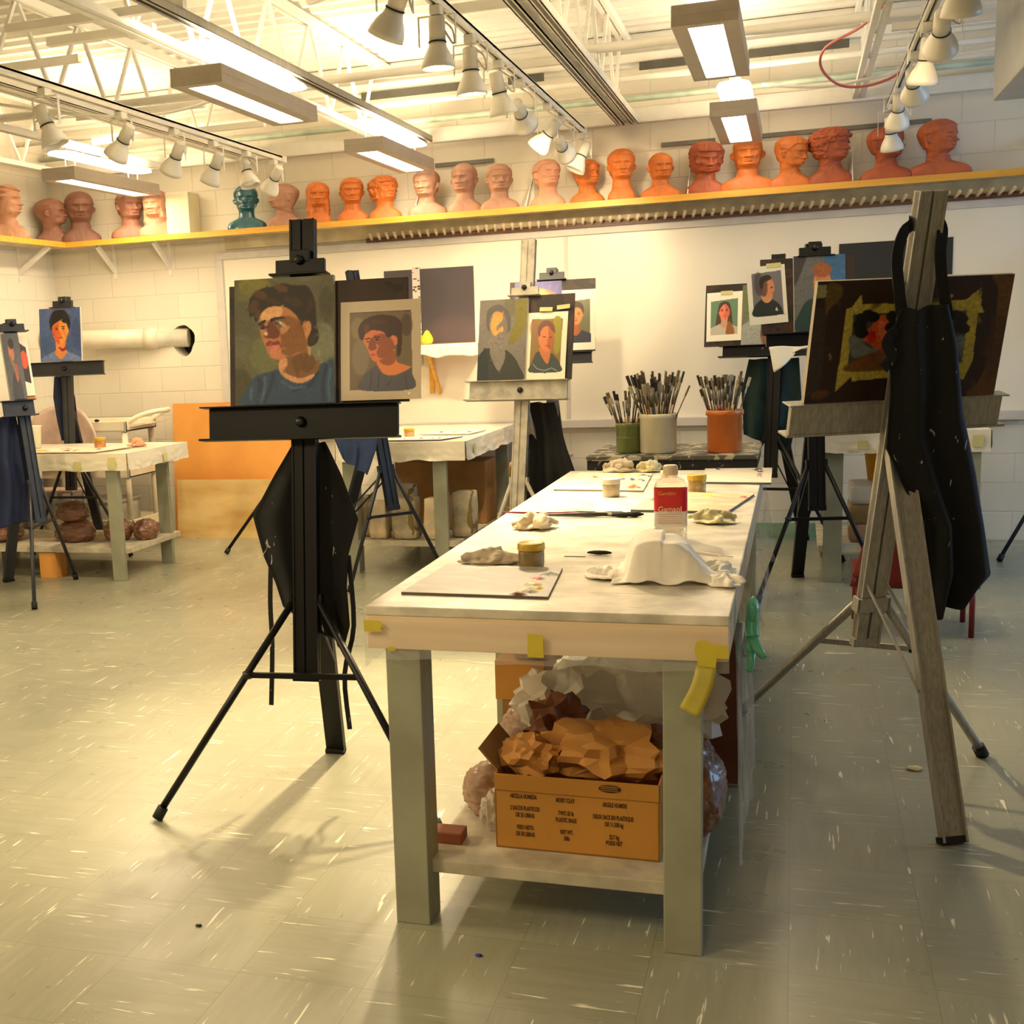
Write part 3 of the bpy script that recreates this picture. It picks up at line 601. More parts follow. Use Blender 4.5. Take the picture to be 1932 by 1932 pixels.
while x<1.75:
    MB().tube([(x,YW-.03,2.062),(x+.018,YW-.135,2.092)],.0105,8).build('peg',DOWEL,t,True); x+=.058; k+=1

def sst(a,b,x): t=np.clip((x-a)/(b-a),0,1); return t*t*(3-2*t)
PZ=[0,.03,.12,.18,.23,.28,.34,.40,.435,.47,.52,.60,.68,.76,.84,.90,.95,.985,1]
PW=[.37,.39,.38,.34,.26,.195,.172,.168,.17,.183,.195,.21,.222,.232,.225,.195,.145,.08,.0]
PF=[.17,.19,.18,.17,.16,.145,.135,.13,.175,.235,.25,.25,.25,.262,.25,.21,.15,.08,.0]
PB=[.17,.19,.19,.18,.175,.17,.168,.168,.172,.17,.20,.25,.29,.31,.30,.255,.185,.10,.0]
def bust_mesh(style,yaw,wide=1,pitch=0,seed=0,H=1.0,hw=1.0):
    nt=96; zs=np.concatenate([np.linspace(0,.4,26),np.linspace(.405,.80,58),np.linspace(.808,1,26)]); nr=len(zs)
    w=np.interp(zs,PZ,PW);f=np.interp(zs,PZ,PF);bk=np.interp(zs,PZ,PB)
    def smo(a):
        for _ in range(2): a=np.r_[a[0],(a[:-2]+2*a[1:-1]+a[2:])/4,a[-1]]
        return a
    w,f,bk=smo(w),smo(f),smo(bk); w[-1]=f[-1]=bk[-1]=0
    sh=1-sst(.2,.3,zs); w=w*(1+(wide-1)*sh)
    ph=np.linspace(-PI,PI,nt,endpoint=False); P_,Z=np.meshgrid(ph,zs)
    Wd=w[:,None];Fr=f[:,None];Bk=bk[:,None]
    cx=np.sin(P_); cy=np.cos(P_)              # phi=0 faces front (-y)
    dep=np.where(cy>0,Fr,Bk); n_=2.0+1.6*sh[:,None]
    r=(np.abs(cx/np.maximum(Wd,1e-4))**n_+np.abs(cy/np.maximum(dep,1e-4))**n_)**(-1/n_); r=np.where(Wd<1e-3,0,r)
    g=lambda p0,z0,sp,sz: np.exp(-((P_-p0)/sp)**2-((Z-z0)/sz)**2)
    G2=lambda p0,z0,sp,sz: g(p0,z0,sp,sz)+g(-p0,z0,sp,sz)
    d=np.zeros_like(r)
    nose=np.exp(-(P_/(.10+.10*sst(.68,.60,Z)))**2)*np.clip((.725-Z)/.125,0,1)*sst(.575,.592,Z); nz_=nose
    d+=.02*G2(.17,.60,.09,.018)
    d-=.036*G2(.36,.69,.19,.035); d+=.018*G2(.36,.69,.12,.018); d-=.006*G2(.36,.689,.13,.005)
    d+=.014*G2(.34,.738,.26,.016); d+=.012*G2(.55,.63,.25,.05)
    d+=.022*g(0,.553,.22,.012)+.022*g(0,.528,.19,.012)-.012*g(0,.540,.24,.005)-.012*g(0,.505,.25,.014); d+=.02*g(0,.475,.22,.02)
    d-=.012*G2(.62,.55,.2,.05)
    # ears
    ear=lambda s: np.exp(-((P_-s*1.62)/.13)**4)*np.exp(-((Z-.645)/.062)**4)
    hidden=style in('long','bob','wrap'); 
    if not hidden: d+=.045*(ear(1)+ear(-1))-.03*(np.exp(-((P_-1.53)/.07)**2)+np.exp(-((P_+1.53)/.07)**2))*np.exp(-((Z-.65)/.035)**2)
    d=d*np.where(Z>.40,1.35,1)+.058*nose
    rs=np.random.RandomState(seed); 
    nz=np.array([[noise.noise(Vector((math.sin(p)*5,math.cos(p)*5,z*9+seed))) for p in ph] for z in zs])
    hl=np.where(np.abs(P_)<.8,.85,np.where(np.abs(P_)<1.35,.85-.16*(np.abs(P_)-.8)/.55,np.where(np.abs(P_)<1.9,.73,.50)))
    hm=sst(-.006,.012,Z-hl+.012*nz)
    if style=='short': d+=hm*(.022+.014*np.abs(nz))
    if style=='slick': d+=hm*(.016+.004*np.sin(P_*22+nz*3))
    if style=='cap': d+=hm*.016
    if style=='cornrow': d+=hm*(.016+.014*np.abs(np.sin(P_*9)))
    if style=='curly':
        n3=np.array([[noise.noise(Vector((math.sin(p)*13,math.cos(p)*13,z*20+seed))) for p in ph] for z in zs]); hl2=np.where(np.abs(P_)<.9,.80,np.where(np.abs(P_)<1.3,.70,.46)); hm=sst(-.005,.015,Z-hl2+.02*nz); d+=hm*(.04+.055*n3)
    if style=='bob':
        n3=np.array([[noise.noise(Vector((math.sin(p)*10,math.cos(p)*10,z*14+seed))) for p in ph] for z in zs]); hl2=np.where(np.abs(P_)<.75,.83,np.where(np.abs(P_)<1.0,.6,.42)); hm=sst(-.01,.02,Z-hl2); d+=hm*(.05+.04*n3)
    if style=='wrap': d+=hm*(.035+.02*np.sin(Z*60+P_*5))
    if style in('long',):
        hl2=np.where(np.abs(P_)<.25,.90,np.where(np.abs(P_)<.95,.88-.1*(np.abs(P_)-.25),.12)); side=sst(.78,.98,np.abs(P_)); hm=np.maximum(sst(-.006,.012,Z-hl2)*(np.abs(P_)<.95),side*sst(.10,.16,Z))
        tgt=np.where(Z<.62,.212+.035*np.clip((.62-Z)/.3,0,1)+.008*np.sin(P_*26+nz*4),0); d=np.where((Z<.64)&(np.abs(P_)>.78),np.maximum(d,side*sst(.08,.16,Z)*(tgt-r)),d); d+=hm*(.014+.006*np.sin(P_*30+nz*5))
    d+=.006*nz*(1-sh[:,None]*.3)
    d*=sst(0,.02,Wd); r=r+d; r=r*(1+.13*sst(.38,.50,Z)+.08*sst(.26,.34,Z)*(1-sst(.38,.5,Z)))
    X=r*np.sin(P_); Y=-r*np.cos(P_); ZZ=Z.copy()
    if style=='flattop':
        m=sst(.86,.90,Z); X=np.where(Z>.86,np.maximum(np.abs(X),0)*np.sign(X),X); k=np.sqrt(np.maximum(Z-.86,0)/.14)
        rr=.215*np.sqrt(1-np.clip(k,0,1)**6); X=np.where(Z>.87,rr*np.sin(P_),X); Y=np.where(Z>.87,-rr*1.05*np.cos(P_),Y); ZZ=np.where(Z>.87,.87+(Z-.87)*1.35,Z)
    # turn the head on the neck
    T=sst(.30,.42,ZZ)*yaw; Xn=X*np.cos(T)-Y*np.sin(T); Yn=X*np.sin(T)+Y*np.cos(T); X,Y=Xn,Yn
    if pitch:
        Tp=sst(.34,.5,ZZ)*pitch; fx,fy=math.sin(yaw),-math.cos(yaw); a=X*fx+Y*fy; zc=ZZ-.42
        a2=a*np.cos(Tp)-zc*np.sin(Tp); z2=a*np.sin(Tp)+zc*np.cos(Tp); X=X+(a2-a)*fx; Y=Y+(a2-a)*fy; ZZ=.42+z2
    V=np.stack([X*H*hw,Y*H*.92,ZZ*H],-1).reshape(-1,3)
    F=[]
    for i in range(nr-1):
        for k in range(nt):
            j=(k+1)%nt; F.append((i*nt+k,i*nt+j,(i+1)*nt+j,(i+1)*nt+k))
    F.append(tuple(range(nt-1,-1,-1)))
    me=bpy.data.meshes.new('clay_bust'); me.from_pydata(V.tolist(),[],F); me.update()
    for p in me.polygons: p.use_smooth=len(p.vertices)==4
    return me
def clay(name,rgb,rough=.55,coat=0): return mat(name,rgb,rough,var=.10,scale=14,coat=coat,bump=.25,bscale=45)
TERRA=clay('terracotta_orange',(206,112,42)); TERRAD=clay('terracotta_red',(170,82,44)); PINK=clay('pale_pink_clay',(182,134,108)); BROWN=clay('dull_brown_clay',(146,98,76)); TAN=clay('tan_clay',(186,134,102)); TEAL=clay('teal_glaze',(30,92,104),.22,.6)
def bust(x,style,yaw,m,h,label,wide=1,pitch=0,hw=1.0,y=8.19,seed=0,z=ZS+.001,body=0):
    vy=math.atan2(x,y)            # straight towards the room's middle
    rz=-vy+math.radians(body)
    me=bust_mesh(style,math.radians(yaw),wide,math.radians(pitch),seed,h,hw); o=new_obj('clay_bust',me,m)
    o.matrix_world=Matrix.Translation((x,y,z))@Matrix.Rotation(rz,4,'Z')
    tag(o,label,'sculpture','clay portrait busts on the shelf'); return o
B_=lambda s: s+' on the long shelf'
bust(-5.2,'wrap',65,TAN,.375,'tan clay bust with swept back hair, face turned right, leftmost on the shelf',1.0,6,y=7.6,seed=1)
bust(-5.19,'bald',70,BROWN,.335,'bald brown clay bust in profile to the right, in the corner of the shelf',.9,y=8.14,seed=2,hw=1.1)
bust(-5.0,'cap',5,clay('dark_brown_clay',(132,88,72)),.375,'dark brown clay bust facing front just right of the corner profile bust',1.0,y=8.22,seed=3)
bust(-4.565,'short',22,BROWN,.345,'brown clay bust with cropped hair under the left box light',1.1,seed=4)
bust(-4.345,'long',-28,TAN,.33,'tan clay bust with long hair and closed eyes beside the cream wall box',1.05,y=8.17,seed=5)
bust(-3.651,'short',-4,TEAL,.31,'glossy teal glazed bust with square shoulders',1.22,seed=6,hw=.95)
bust(-3.366,'bald',-68,PINK,.298,'bald pink clay bust in profile to the left',1.0,seed=7,hw=1.1)
bust(-3.114,'long',2,TERRA,.288,'orange clay bust with long straight hair behind the tall easel mast',.85,seed=8)
bust(-2.867,'short',4,TERRA,.297,'orange clay bust with short parted hair facing front',.98,seed=9,hw=.95)
bust(-2.633,'curly',34,TERRA,.29,'orange clay bust with thick wavy fringe turned to the right',.95,8,seed=10,hw=1.05)
bust(-2.34,'slick',-26,PINK,.308,'dusty pink clay bust with hair tied back, turned left',1.12,seed=11)
bust(-2.082,'bald',-24,PINK,.325,'tall bald pink clay bust with heavy jaw turned left',.95,seed=12,hw=.98)
bust(-1.847,'cap',12,PINK,.300,'pink clay bust with a smooth square skull cap of hair',1.1,seed=13)
bust(-1.53,'short',28,clay('warm_pink_clay',(210,150,118)),.302,'pink clay bust with smooth hair partly behind two spot lamps',.95,6,seed=14)
bust(-1.278,'short',45,TERRA,.278,'orange clay bust looking right, partly behind the white spot lamp',1.0,seed=15)
bust(-1.061,'short',6,TERRA,.325,'slim orange clay bust with short hair and long neck',.75,seed=16,hw=.92)
bust(-.819,'bald',16,TERRA,.280,'bald orange clay bust with broad neck',1.15,seed=17)
bust(-.55,'bob',18,TERRAD,.322,'red orange clay bust with a curly bob and lifted chin',.98,-12,seed=18,hw=.98)
bust(-.299,'flattop',4,TERRA,.335,'orange clay bust with a flat topped hairstyle and wide shoulders',1.3,seed=19,hw=1.0)
bust(-.053,'short',58,TERRA,.310,'orange clay bust with shaved sides and lifted chin turned right',1.05,-10,seed=20,hw=1.0)
bust(.178,'curly',62,TERRAD,.340,'orange clay bust with combed curls in profile to the right',.95,seed=21,hw=1.02)
bust(.487,'cornrow',55,TERRAD,.318,'orange clay bust with cornrowed hair behind the right spot lamps',1.15,seed=22,hw=1.02)
bust(.767,'slick',58,clay('deep_terracotta',(186,96,56)),.330,'large terracotta bust with slicked hair, rightmost on the shelf',1.35,seed=23,hw=1.05)
t=empty('wall_box','tall cream steel box standing on the shelf beside the long haired tan bust','box',(-4.17,8.24,ZS))
MB().bb(-.085,.085,-.08,.1,0,.30,.006).build('box_body',mat('cream_box',(222,212,176),.5,var=.04),t); MB().bb(-.09,.09,-.086,-.078,.01,.295,.002).build('box_lid',mat('cream_box',(222,212,176)),t)
# pipe through the wall
t=empty('wall_pipe','fat cream pipe running along the wall into a ragged round hole','pipe',(-4.9,8.2,1.46)); 
MB().tube([(XL+.0,8.13,1.49),(-4.28,8.42,1.462)],.069,28).build('pipe_body',mat('cream_pipe_paint',(228,220,198),.35,var=.06),t,True)
MB().tube([(-4.60,8.335,1.4692),(-4.50,8.362,1.4669)],.078,28).build('pipe_collar',mat('cream_pipe_paint',(228,220,198)),t,True)
# whiteboard
t=empty('whiteboard','long framed whiteboard filling the back wall under the shelf','whiteboard',(-1.3,YW,.75))
MB().bb(-3.93,1.33,YW-.014,YW,.80,2.0).build('board_surface',mat('whiteboard_surface',(238,230,212),.32,var=.03,scale=1.2),t,True)
FRM=mat('whiteboard_frame',(206,200,192),.5,var=.05)
MB().bb(-3.99,1.40,YW-.03,YW,2.0,2.05,.004).build('top_frame',FRM,t,True)
MB().bb(-3.99,-3.93,YW-.03,YW,.75,2.0,.004).build('side_frame',FRM,t,True); MB().bb(1.33,1.40,YW-.03,YW,.75,2.0,.004).build('side_frame',FRM,t,True)
MB().bb(-3.93,1.33,YW-.07,YW,.745,.80,.005).build('marker_ledge',FRM,t,True)
MB().bb(-1.46,-1.435,YW-.02,YW-.012,.8,2.0).build('joint_strip',FRM,t,True)
# ---------------------------------------------------------------- benches
def bench(label,x0,x1,y0,y1,h,legs,apz=.10,shelf=(.12,.152),lw=.083,group=None,shelfx=None,extra=None):
    t=empty('work_bench',label,'work bench',((x0+x1)/2,(y0+y1)/2,0),group='painted work benches')
    MB().bb(x0,x1,y0,y1,h-.022,h,.003).build('bench_top',BENCHW,t,True)
    z=h-apz
    MB().bb(x0+.002,x1-.002,y0+.002,y0+.03,z,h-.022,.002).build('apron_board',BENCHA,t,True)
    MB().bb(x0+.002,x1-.002,y1-.03,y1-.002,z,h-.022,.002).build('apron_board',BENCHA,t,True)
    MB().bb(x0+.002,x0+.03,y0+.03,y1-.03,z,h-.022,.002).build('apron_board',BENCHA,t,True)
    MB().bb(x1-.03,x1-.002,y0+.03,y1-.03,z,h-.022,.002).build('apron_board',BENCHA,t,True)
    for lx,ly,sx in legs:
        MB().bb(lx,lx+lw,ly,ly+.035,.0,z+.004,.003).bb(lx+(lw-.035 if sx>0 else 0),lx+(lw if sx>0 else .035),ly+.035,ly+.095,0,z+.004,.003).build('leg',BENCHG,t,True)
    a,b_=shelfx or (x0+.06,x1-.06)
    MB().bb(a,b_,y0+.05,y1-.05,shelf[0],shelf[1],.003).build('lower_shelf',SHELFW,t,True)
    return t
bench('long white topped work bench in the foreground with grey green legs',-.932,-.125,2.625,5.40,.777,
   [(-.890,2.635,1),(-.264,2.635,-1),(-.890,3.72,1),(-.232,3.72,-1),(-.890,5.29,1),(-.232,5.29,-1)],shelf=(.118,.150),shelfx=(-.822,-.19))
bench('white topped work bench at the left under a taped plastic sheet',-5.20,-3.77,6.50,7.28,.777,
   [(-5.16,6.52,1),(-3.935,6.52,-1),(-5.16,7.12,1),(-3.925,7.12,-1)],apz=.098,shelf=(.165,.20),shelfx=(-5.14,-3.83))
bench('brightly lit white work bench against the back wall behind the middle easels',-2.58,-1.79,6.88,8.26,.785,
   [(-2.56,6.92,1),(-2.0,6.92,-1),(-2.56,8.1,1),(-1.9,8.1,-1)],apz=.10,shelf=(.165,.20))
bench('white topped work bench at the right behind the black apron',.06,.93,6.90,7.85,.80,
   [(.145,6.93,1),(.80,6.93,-1),(.145,7.7,1),(.80,7.7,-1)],apz=.10,shelf=(.16,.195),lw=.095)
BT=.777
# ---------------------------------------------------------------- easels
def Epose(x,y,yaw,tilt): return Matrix.Translation((x,y,0))@Matrix.Rotation(math.radians(yaw),4,'Z')@Matrix.Rotation(math.radians(-tilt),4,'X')
class Easel:
    def __init__(s,label,x,y,yaw,tilt,m,bot,top,tray,clamp=None,feet=None,mw=.074,rear_from=1.0,rear_w=.062,knob=KNOBM,spread=.41,legtop=.24,legr=.011,braces=True,trayext=.02,flipmast=1):
        s.E=Epose(x,y,yaw,tilt); s.tray=tray
        G=Matrix.Translation((x,y,0))@Matrix.Rotation(math.radians(yaw),4,'Z'); Gi=G.inverted()
        t=s.t=empty('studio_easel',label,'easel',mtx=G,group='metal studio easels'); T=Matrix.Rotation(math.radians(-tilt),4,'X')
        def bl(mb,name,mm=m,par=None):
            bmesh.ops.transform(mb.bm,matrix=T,verts=mb.bm.verts); return mb.build(name,mm,par or t)
        # mast: two channels with a slot between
        b=MB(); h=mw/2
        b.bb(-h,-.0035,-.010,.014,bot,top,.0015).bb(.0035,h,-.010,.014,bot,top,.0015).bb(-.004,.004,-.003,.003,bot,top)
        b.bb(-h,-h+.006,-.014,.018,bot,top).bb(h-.006,h,-.014,.018,bot,top)
        mast=bl(b,'mast')
        b=MB().bb(-h-.003,h+.003,-.014,.016,bot-.004,bot+.022,.002); bl(b,'mast_end_cap',m,mast)
        # tray
        w0,w1,z0,z1=tray; b=MB()
        b.bb(w0,w1,-.032,-.014,z0+.004,z1-.004,.002).bb(w0-trayext,w1+trayext*.3,-.068,-.012,z0-.003,z0+.004,.0015).bb(w0-trayext,w1+trayext*.3,-.062,-.012,z1-.004,z1,.0015)
        tr=bl(b,'canvas_tray')
        b=MB(); b.lathe([(0,0),(.014,0),(.016,.006),(.013,.018),(0,.02)],n=10,M=Matrix.Translation((0,-.032,(z0+z1)/2))@Matrix.Rotation(PI/2,4,'X')); bl(b,'tray_knob',knob,tr)
        if clamp:
            c=clamp; b=MB(); b.bb(-.075,.075,-.034,-.014,c+.006,c+.048,.002).bb(-.088,.088,-.060,-.012,c,c+.006,.0015).bb(-.03,.03,-.036,-.014,c+.04,c+.075,.002); cl=bl(b,'top_clamp')
            b=MB(); M_=Matrix.Translation((0,-.034,c+.045))@Matrix.Rotation(PI/2,4,'X'); b.lathe([(0,0),(.012,0),(.015,.006),(.012,.02),(0,.022)],n=7,M=M_); bl(b,'clamp_knob',knob,cl)
        # legs in ground frame
        ct,st=math.cos(math.radians(tilt)),math.sin(math.radians(tilt))
        def on(u,sv,off=0): return Vector((u,st*sv+off*ct,ct*sv-off*st))
        fl,fr,rr=[Gi@Vector((*f,0)) for f in feet]
        for f,u in ((fl,-h),(fr,h)):
            if f is None: continue
            a=on(u*.9,bot+legtop,.0); 
            lg=MB().tube([a,f+Vector((0,0,.012))],legr,10).build('leg',m,t)
            d=(f-a).normalized(); MB().tube([f-d*.035+Vector((0,0,.01)),f+Vector((0,0,.006))],legr*1.5,10).build('rubber_foot',RUBBER,lg)
        # spreader between the front legs
        def at(f,u,z):
            a=on(u*.9,bot+legtop); k=(a.z-z)/(a.z-f.z); return a.lerp(f,k)
        p,q=at(fl,-h,spread),at(fr,h,spread)
        sp=MB().bar(p,q,.012,.016,(0,0,1)).build('spreader_bar',m,t)
        MB().lathe([(0,-.012),(.015,-.01),(.015,.01),(0,.012)],n=10,M=Matrix.Translation(p)).build('spreader_knob',knob,sp)
        a=on(0,rear_from,.018); d=(rr-a).normalized(); e=rr-d*.004
        rl=MB().bar(a,e+Vector((0,0,.004)),rear_w,.014,(0,1,0),.002).bar(a+Vector((-rear_w/2+.003,.006,0)),e+Vector((-rear_w/2+.003,.006,.004)),.006,.026,(0,1,0)).bar(a+Vector((rear_w/2-.003,.006,0)),e+Vector((rear_w/2-.003,.006,.004)),.006,.026,(0,1,0)).build('leg',m,t)
        MB().bar(rr-d*.02,rr+Vector((0,0,.003)),rear_w+.004,.03,(0,1,0)).build('rubber_foot',RUBBER,rl)
        if braces:
            for u in (-1,1): MB().bar(on(u*.03,bot+.2,.016),a.lerp(rr,.62)+Vector((u*rear_w*.5,0,0)),.010,.004,(1,0,0)).build('brace',m,t)
        MB().bb(-h-.012,h+.012,-.022,.026,bot+legtop-.03,bot+legtop+.012,.003) and None
        b=MB().bb(-h-.010,h+.010,.016,.022,bot+legtop-.03,bot+legtop+.012).bb(-h-.012,-h-.004,-.012,.022,bot+legtop-.03,bot+legtop+.012).bb(h+.004,h+.012,-.012,.022,bot+legtop-.03,bot+legtop+.012); bl(b,'leg_collar')
    def place(s,o,u,sv,off=-.03,rot=0):
        o.matrix_world=s.E@Matrix.Translation((u,off,sv))@Matrix.Rotation(math.radians(rot),4,'Y'); return o
    def pt(s,u,sv,off=0): return s.E@Vector((u,off,sv))
eA=Easel('black easel in front holding the dark haired boy painting and its matted print',-1.37,3.27,4,8,BLACKM,.39,1.755,(-.291,.293,1.108,1.207),1.585,[(-1.78,3.087),(-.93,3.17),(-1.467,3.774)],rear_from=.95,mw=.076,legtop=.245)
eR=Easel('silver easel at the right seen from behind with a black apron hanging on it',.159,3.914,205.5,12.5,SILVERM,.445,1.735,(-.309,.303,1.09,1.178),None,[(.572,4.150),(-.178,4.45),(.407,3.409)],rear_from=1.05,mw=.076,rear_w=.070,legtop=.14,legr=.0135,spread=.40)
eC=Easel('cream paint smeared easel in the middle holding a half finished grey portrait',-1.399,6.299,-8.2,10.8,CREAMM,.393,1.90,(-.29,.255,1.05,1.152),1.597,[(-1.62,6.27),(-.99,6.19),(-1.20,6.95)],mw=.078,rear_from=1.0)
eL=Easel('charcoal easel at the left edge turned sideways with a blue apron',-4.108,6.113,60.3,8.7,GREYM,.425,1.588,(-.13,.06,1.045,1.135),1.53,[(-3.95,5.70),(-4.205,6.53),(-4.62,6.42)],mw=.07)
eB=Easel('charcoal easel behind the left bench holding the blue sweater portrait',-4.667,7.24,-.4,5,GREYM,.469,1.765,(-.272,.298,1.24,1.330),1.689,[(-5.05,7.33),(-4.27,7.33),(-4.66,7.62)],mw=.072)
eD=Easel('blue black easel mostly hidden behind the dark haired boy painting',-2.03,6.44,52,13.5,NAVYM,.46,1.82,(-.16,.16,1.10,1.17),None,[(-2.335,6.335),(-1.90,6.80),(-2.66,6.95)],mw=.072)
eE=Easel('black easel by the plywood sheet, only its feet showing beside the black apron',-3.22,7.72,-12,8,BLACKM,.40,1.50,(-.2,.2,1.0,1.08),None,[(-3.63,7.475),(-2.95,7.40),(-3.5,8.2)],mw=.075)
eF=Easel('charcoal easel by the whiteboard holding the purple and blonde painting',-1.40,7.42,2,7,GREYM,.40,1.77,(-.02,.24,1.20,1.265),1.70,[(-1.70,7.30),(-1.02,7.25),(-1.38,8.0)],mw=.07)
eG=Easel('black easel with the photograph of the long haired woman taped to its board',-.151,7.641,-9.5,8.2,BLACKM,.481,1.796,(-.30,.28,1.195,1.262),None,[(-.56,7.62),(.27,7.50),(.06,8.30)],mw=.076)
eY=Easel('black easel with the photograph of the young man in profile',.119,6.446,12,7.4,BLACKM,.454,1.77,(-.24,.24,1.262,1.330),1.70,[(-.170,6.33),(.44,6.45),(.02,7.05)],mw=.078)
eZ=Easel('blue black easel cut off by the right edge of the picture',1.50,7.9,-25,8,NAVYM,.45,1.80,(-.30,.3,1.25,1.33),1.69,[(1.093,7.614),(1.8,7.4),(1.62,8.25)],mw=.076)
tmp=None

# ---------------------------------------------------------------- pictures
def pic(art,name,e,u,sv,off,label,catg='painting',rot=0,thick=.018,edge=(200,195,180),m=None,curl=0,group=None,gain=1):
    o=art.build(name,gain=gain if gain!=1 else (1.18 if e is eA else 1),thick=thick,edge=edge,m=m,curl=curl); e.place(o,u,sv,off,rot); return tag(o,label,catg,group)
PRINT=paint_mat('printed_photo',.35,0)
def board(e,u0,u1,s0,s1,off,label,name='drawing_board',th=.012,m=DARKW):
    o=MB().bb(0,u1-u0,-th,0,0,s1-s0,.002).build(name,m); e.place(o,u0,s0,off); return tag(o,label,'drawing board','drawing boards on the easels')
smudge=spatter('paint_stained_board',(62,38,24),(28,16,10),7,.50,.5)
# foreground easel
board(eA,-.223,.326,1.208,1.565,-.018,'dark brown paint stained board behind the dark haired boy painting',m=smudge)
a=Art(.307,.370,150,180,(88,86,62)).setquad((242,563),(918,512),(246,1437),(935,1412))
for q in (((380,600),(110,60),(128,124,48)),((330,700),(70,90),(104,104,56)),((800,640),(120,90),(92,90,72)),((290,900),(80,200),(78,80,60)),((450,1080),(110,130),(104,110,70)),((850,1000),(90,160),(122,126,108)),((870,720),(50,130),(62,62,50)),((280,1300),(80,130),(62,58,40)),((620,540),(200,25),(100,104,84)),((300,1020),(60,90),(92,96,74))): a.ell(*q[0],*q[1],q[2],8,.75)
a.poly([(320,1437),(325,1320),(375,1235),(480,1195),(550,1180),(600,1245),(690,1278),(780,1240),(822,1150),(870,1120),(928,1108),(935,1412)],(42,66,92),1)
for l in ([(400,1240),(420,1300),(395,1420)],[(510,1200),(490,1300),(440,1420)],[(880,1130),(850,1260),(860,1400)],[(820,1190),(760,1290),(640,1330)]): a.line(l,26,(26,40,68),2,.8)
for l in ([(450,1230),(445,1330),(420,1420)],[(905,1160),(890,1280),(900,1400)],[(360,1290),(350,1400)],[(560,1260),(640,1310),(740,1300)]): a.line(l,20,(72,100,122),2,.7)
a.poly([(545,1080),(560,1020),(700,930),(760,960),(762,1090),(824,1125),(808,1200),(700,1272),(600,1245),(548,1190)],(118,82,42),1)
a.poly([(552,1100),(600,1100),(606,1150),(590,1200),(700,1238),(790,1205),(770,1245),(690,1274),(610,1250),(550,1190)],(200,146,110),1,.95)
a.poly([(640,1100),(760,1060),(800,1140),(740,1200),(690,1180),(680,1240),(650,1180)],(96,66,34),1,.85)
a.poly([(745,1000),(762,1000),(765,1080),(745,1060)],(200,160,110),1,.7)
a.poly([(410,850),(425,790),(470,745),(560,735),(660,770),(700,850),(750,850),(770,900),(745,960),(738,1030),(690,1060),(620,1085),(545,1110),(490,1090),(462,1040),(440,985),(420,930)],(176,118,72),1)
a.poly([(520,840),(600,800),(690,850),(730,950),(735,1030),(670,1060),(600,1080),(555,1040),(560,980),(545,900)],(120,76,38),1,.9)
a.poly([(420,800),(470,750),(560,742),(560,800),(480,830),(430,840)],(214,164,118),1,.9)
a.poly([(470,1000),(545,1010),(560,1050),(540,1100),(495,1085)],(196,124,92),1,.85)
a.poly([(560,880),(620,870),(600,910),(560,930)],(190,140,96),1,.8)
a.poly([(708,850),(730,835),(762,845),(768,900),(745,945),(722,930),(735,880)],(190,132,84),1)
a.poly([(470,850),(500,840),(530,880),(552,920),(540,955),(500,962),(450,955),(445,925),(462,900)],(98,48,34),1,.95)
a.ell(456,928,13,15,(222,196,176),1,.9)
a.poly([(402,862),(430,838),(455,832),(452,850),(420,872)],(34,22,16),0); a.poly([(482,836),(500,818),(560,808),(590,822),(540,828),(500,846)],(34,22,16),0)
a.ell(432,882,18,20,(40,28,24),0); a.ell(540,848,26,16,(60,44,38),0); a.ell(552,850,12,8,(200,190,180),0); a.ell(536,850,9,11,(16,14,14),0); a.ell(424,878,6,5,(190,180,170),0)
a.poly([(455,1000),(480,975),(500,982),(545,980),(555,1000),(520,1012),(475,1020)],(128,44,44),0); a.poly([(470,1018),(520,1008),(548,1004),(520,1030),(480,1032)],(198,120,108),0)
a.poly([(340,770),(345,690),(385,645),(440,612),(520,602),(565,580),(650,590),(735,592),(780,660),(797,740),(802,850),(822,935),(800,995),(752,1012),(742,965),(770,890),(760,838),(722,828),(700,870),(668,800),(600,745),(540,735),(470,745),(420,790),(388,850),(372,800),(350,815)],(34,24,16),1)
for q in (((420,660),(50,30),(86,52,28)),((560,610),(50,24),(96,62,44)),((375,740),(30,50),(80,50,26)),((640,700),(70,30),(58,38,24)),((760,720),(24,60),(60,34,18)),((500,700),(60,20),(64,40,22)),((400,790),(18,30),(92,62,36)),((780,960),(20,40),(52,40,30))): a.ell(*q[0],*q[1],q[2],2,.8,rot=.3)
a.grain(.04,110)
pic(a,'portrait_painting',eA,-.199,1.209,-.031,'portrait painting of a dark haired boy in a blue shirt on the front easel')
a=Art(.238,.286,120,150,(170,156,134)).setquad((965,712),(1530,680),(975,1410),(1525,1385))
a.poly([(1030,792),(1463,768),(1470,1320),(1037,1335)],(96,82,62),0,sharp=True)
a.ell(1090,900,50,80,(122,108,82),5,.8); a.ell(1430,870,40,80,(62,50,32),4,.8); a.ell(1110,1100,60,130,(116,106,86),5,.8)
def inside(pts): return [(min(max(x,1032),1468),min(max(y,785),1334)) for x,y in pts]
a.poly(inside([(1115,1334),(1125,1240),(1180,1185),(1235,1160),(1270,1220),(1340,1232),(1410,1200),(1462,1165),(1469,1210),(1468,1320)]),(70,70,80),0)
for l in ([(1190,1200),(1175,1320)],[(1240,1210),(1230,1325)],[(1420,1220),(1430,1318)],[(1330,1260),(1290,1300)]): a.line(l,9,(48,48,58),0,.8)
a.poly([(1225,1130),(1300,1060),(1350,1050),(1362,1130),(1440,1160),(1462,1168),(1400,1205),(1330,1228),(1268,1215),(1232,1165)],(190,112,62),0)
a.poly([(1240,1060),(1300,1040),(1350,1060),(1350,1130),(1300,1160),(1240,1130)],(122,64,34),1,.85)
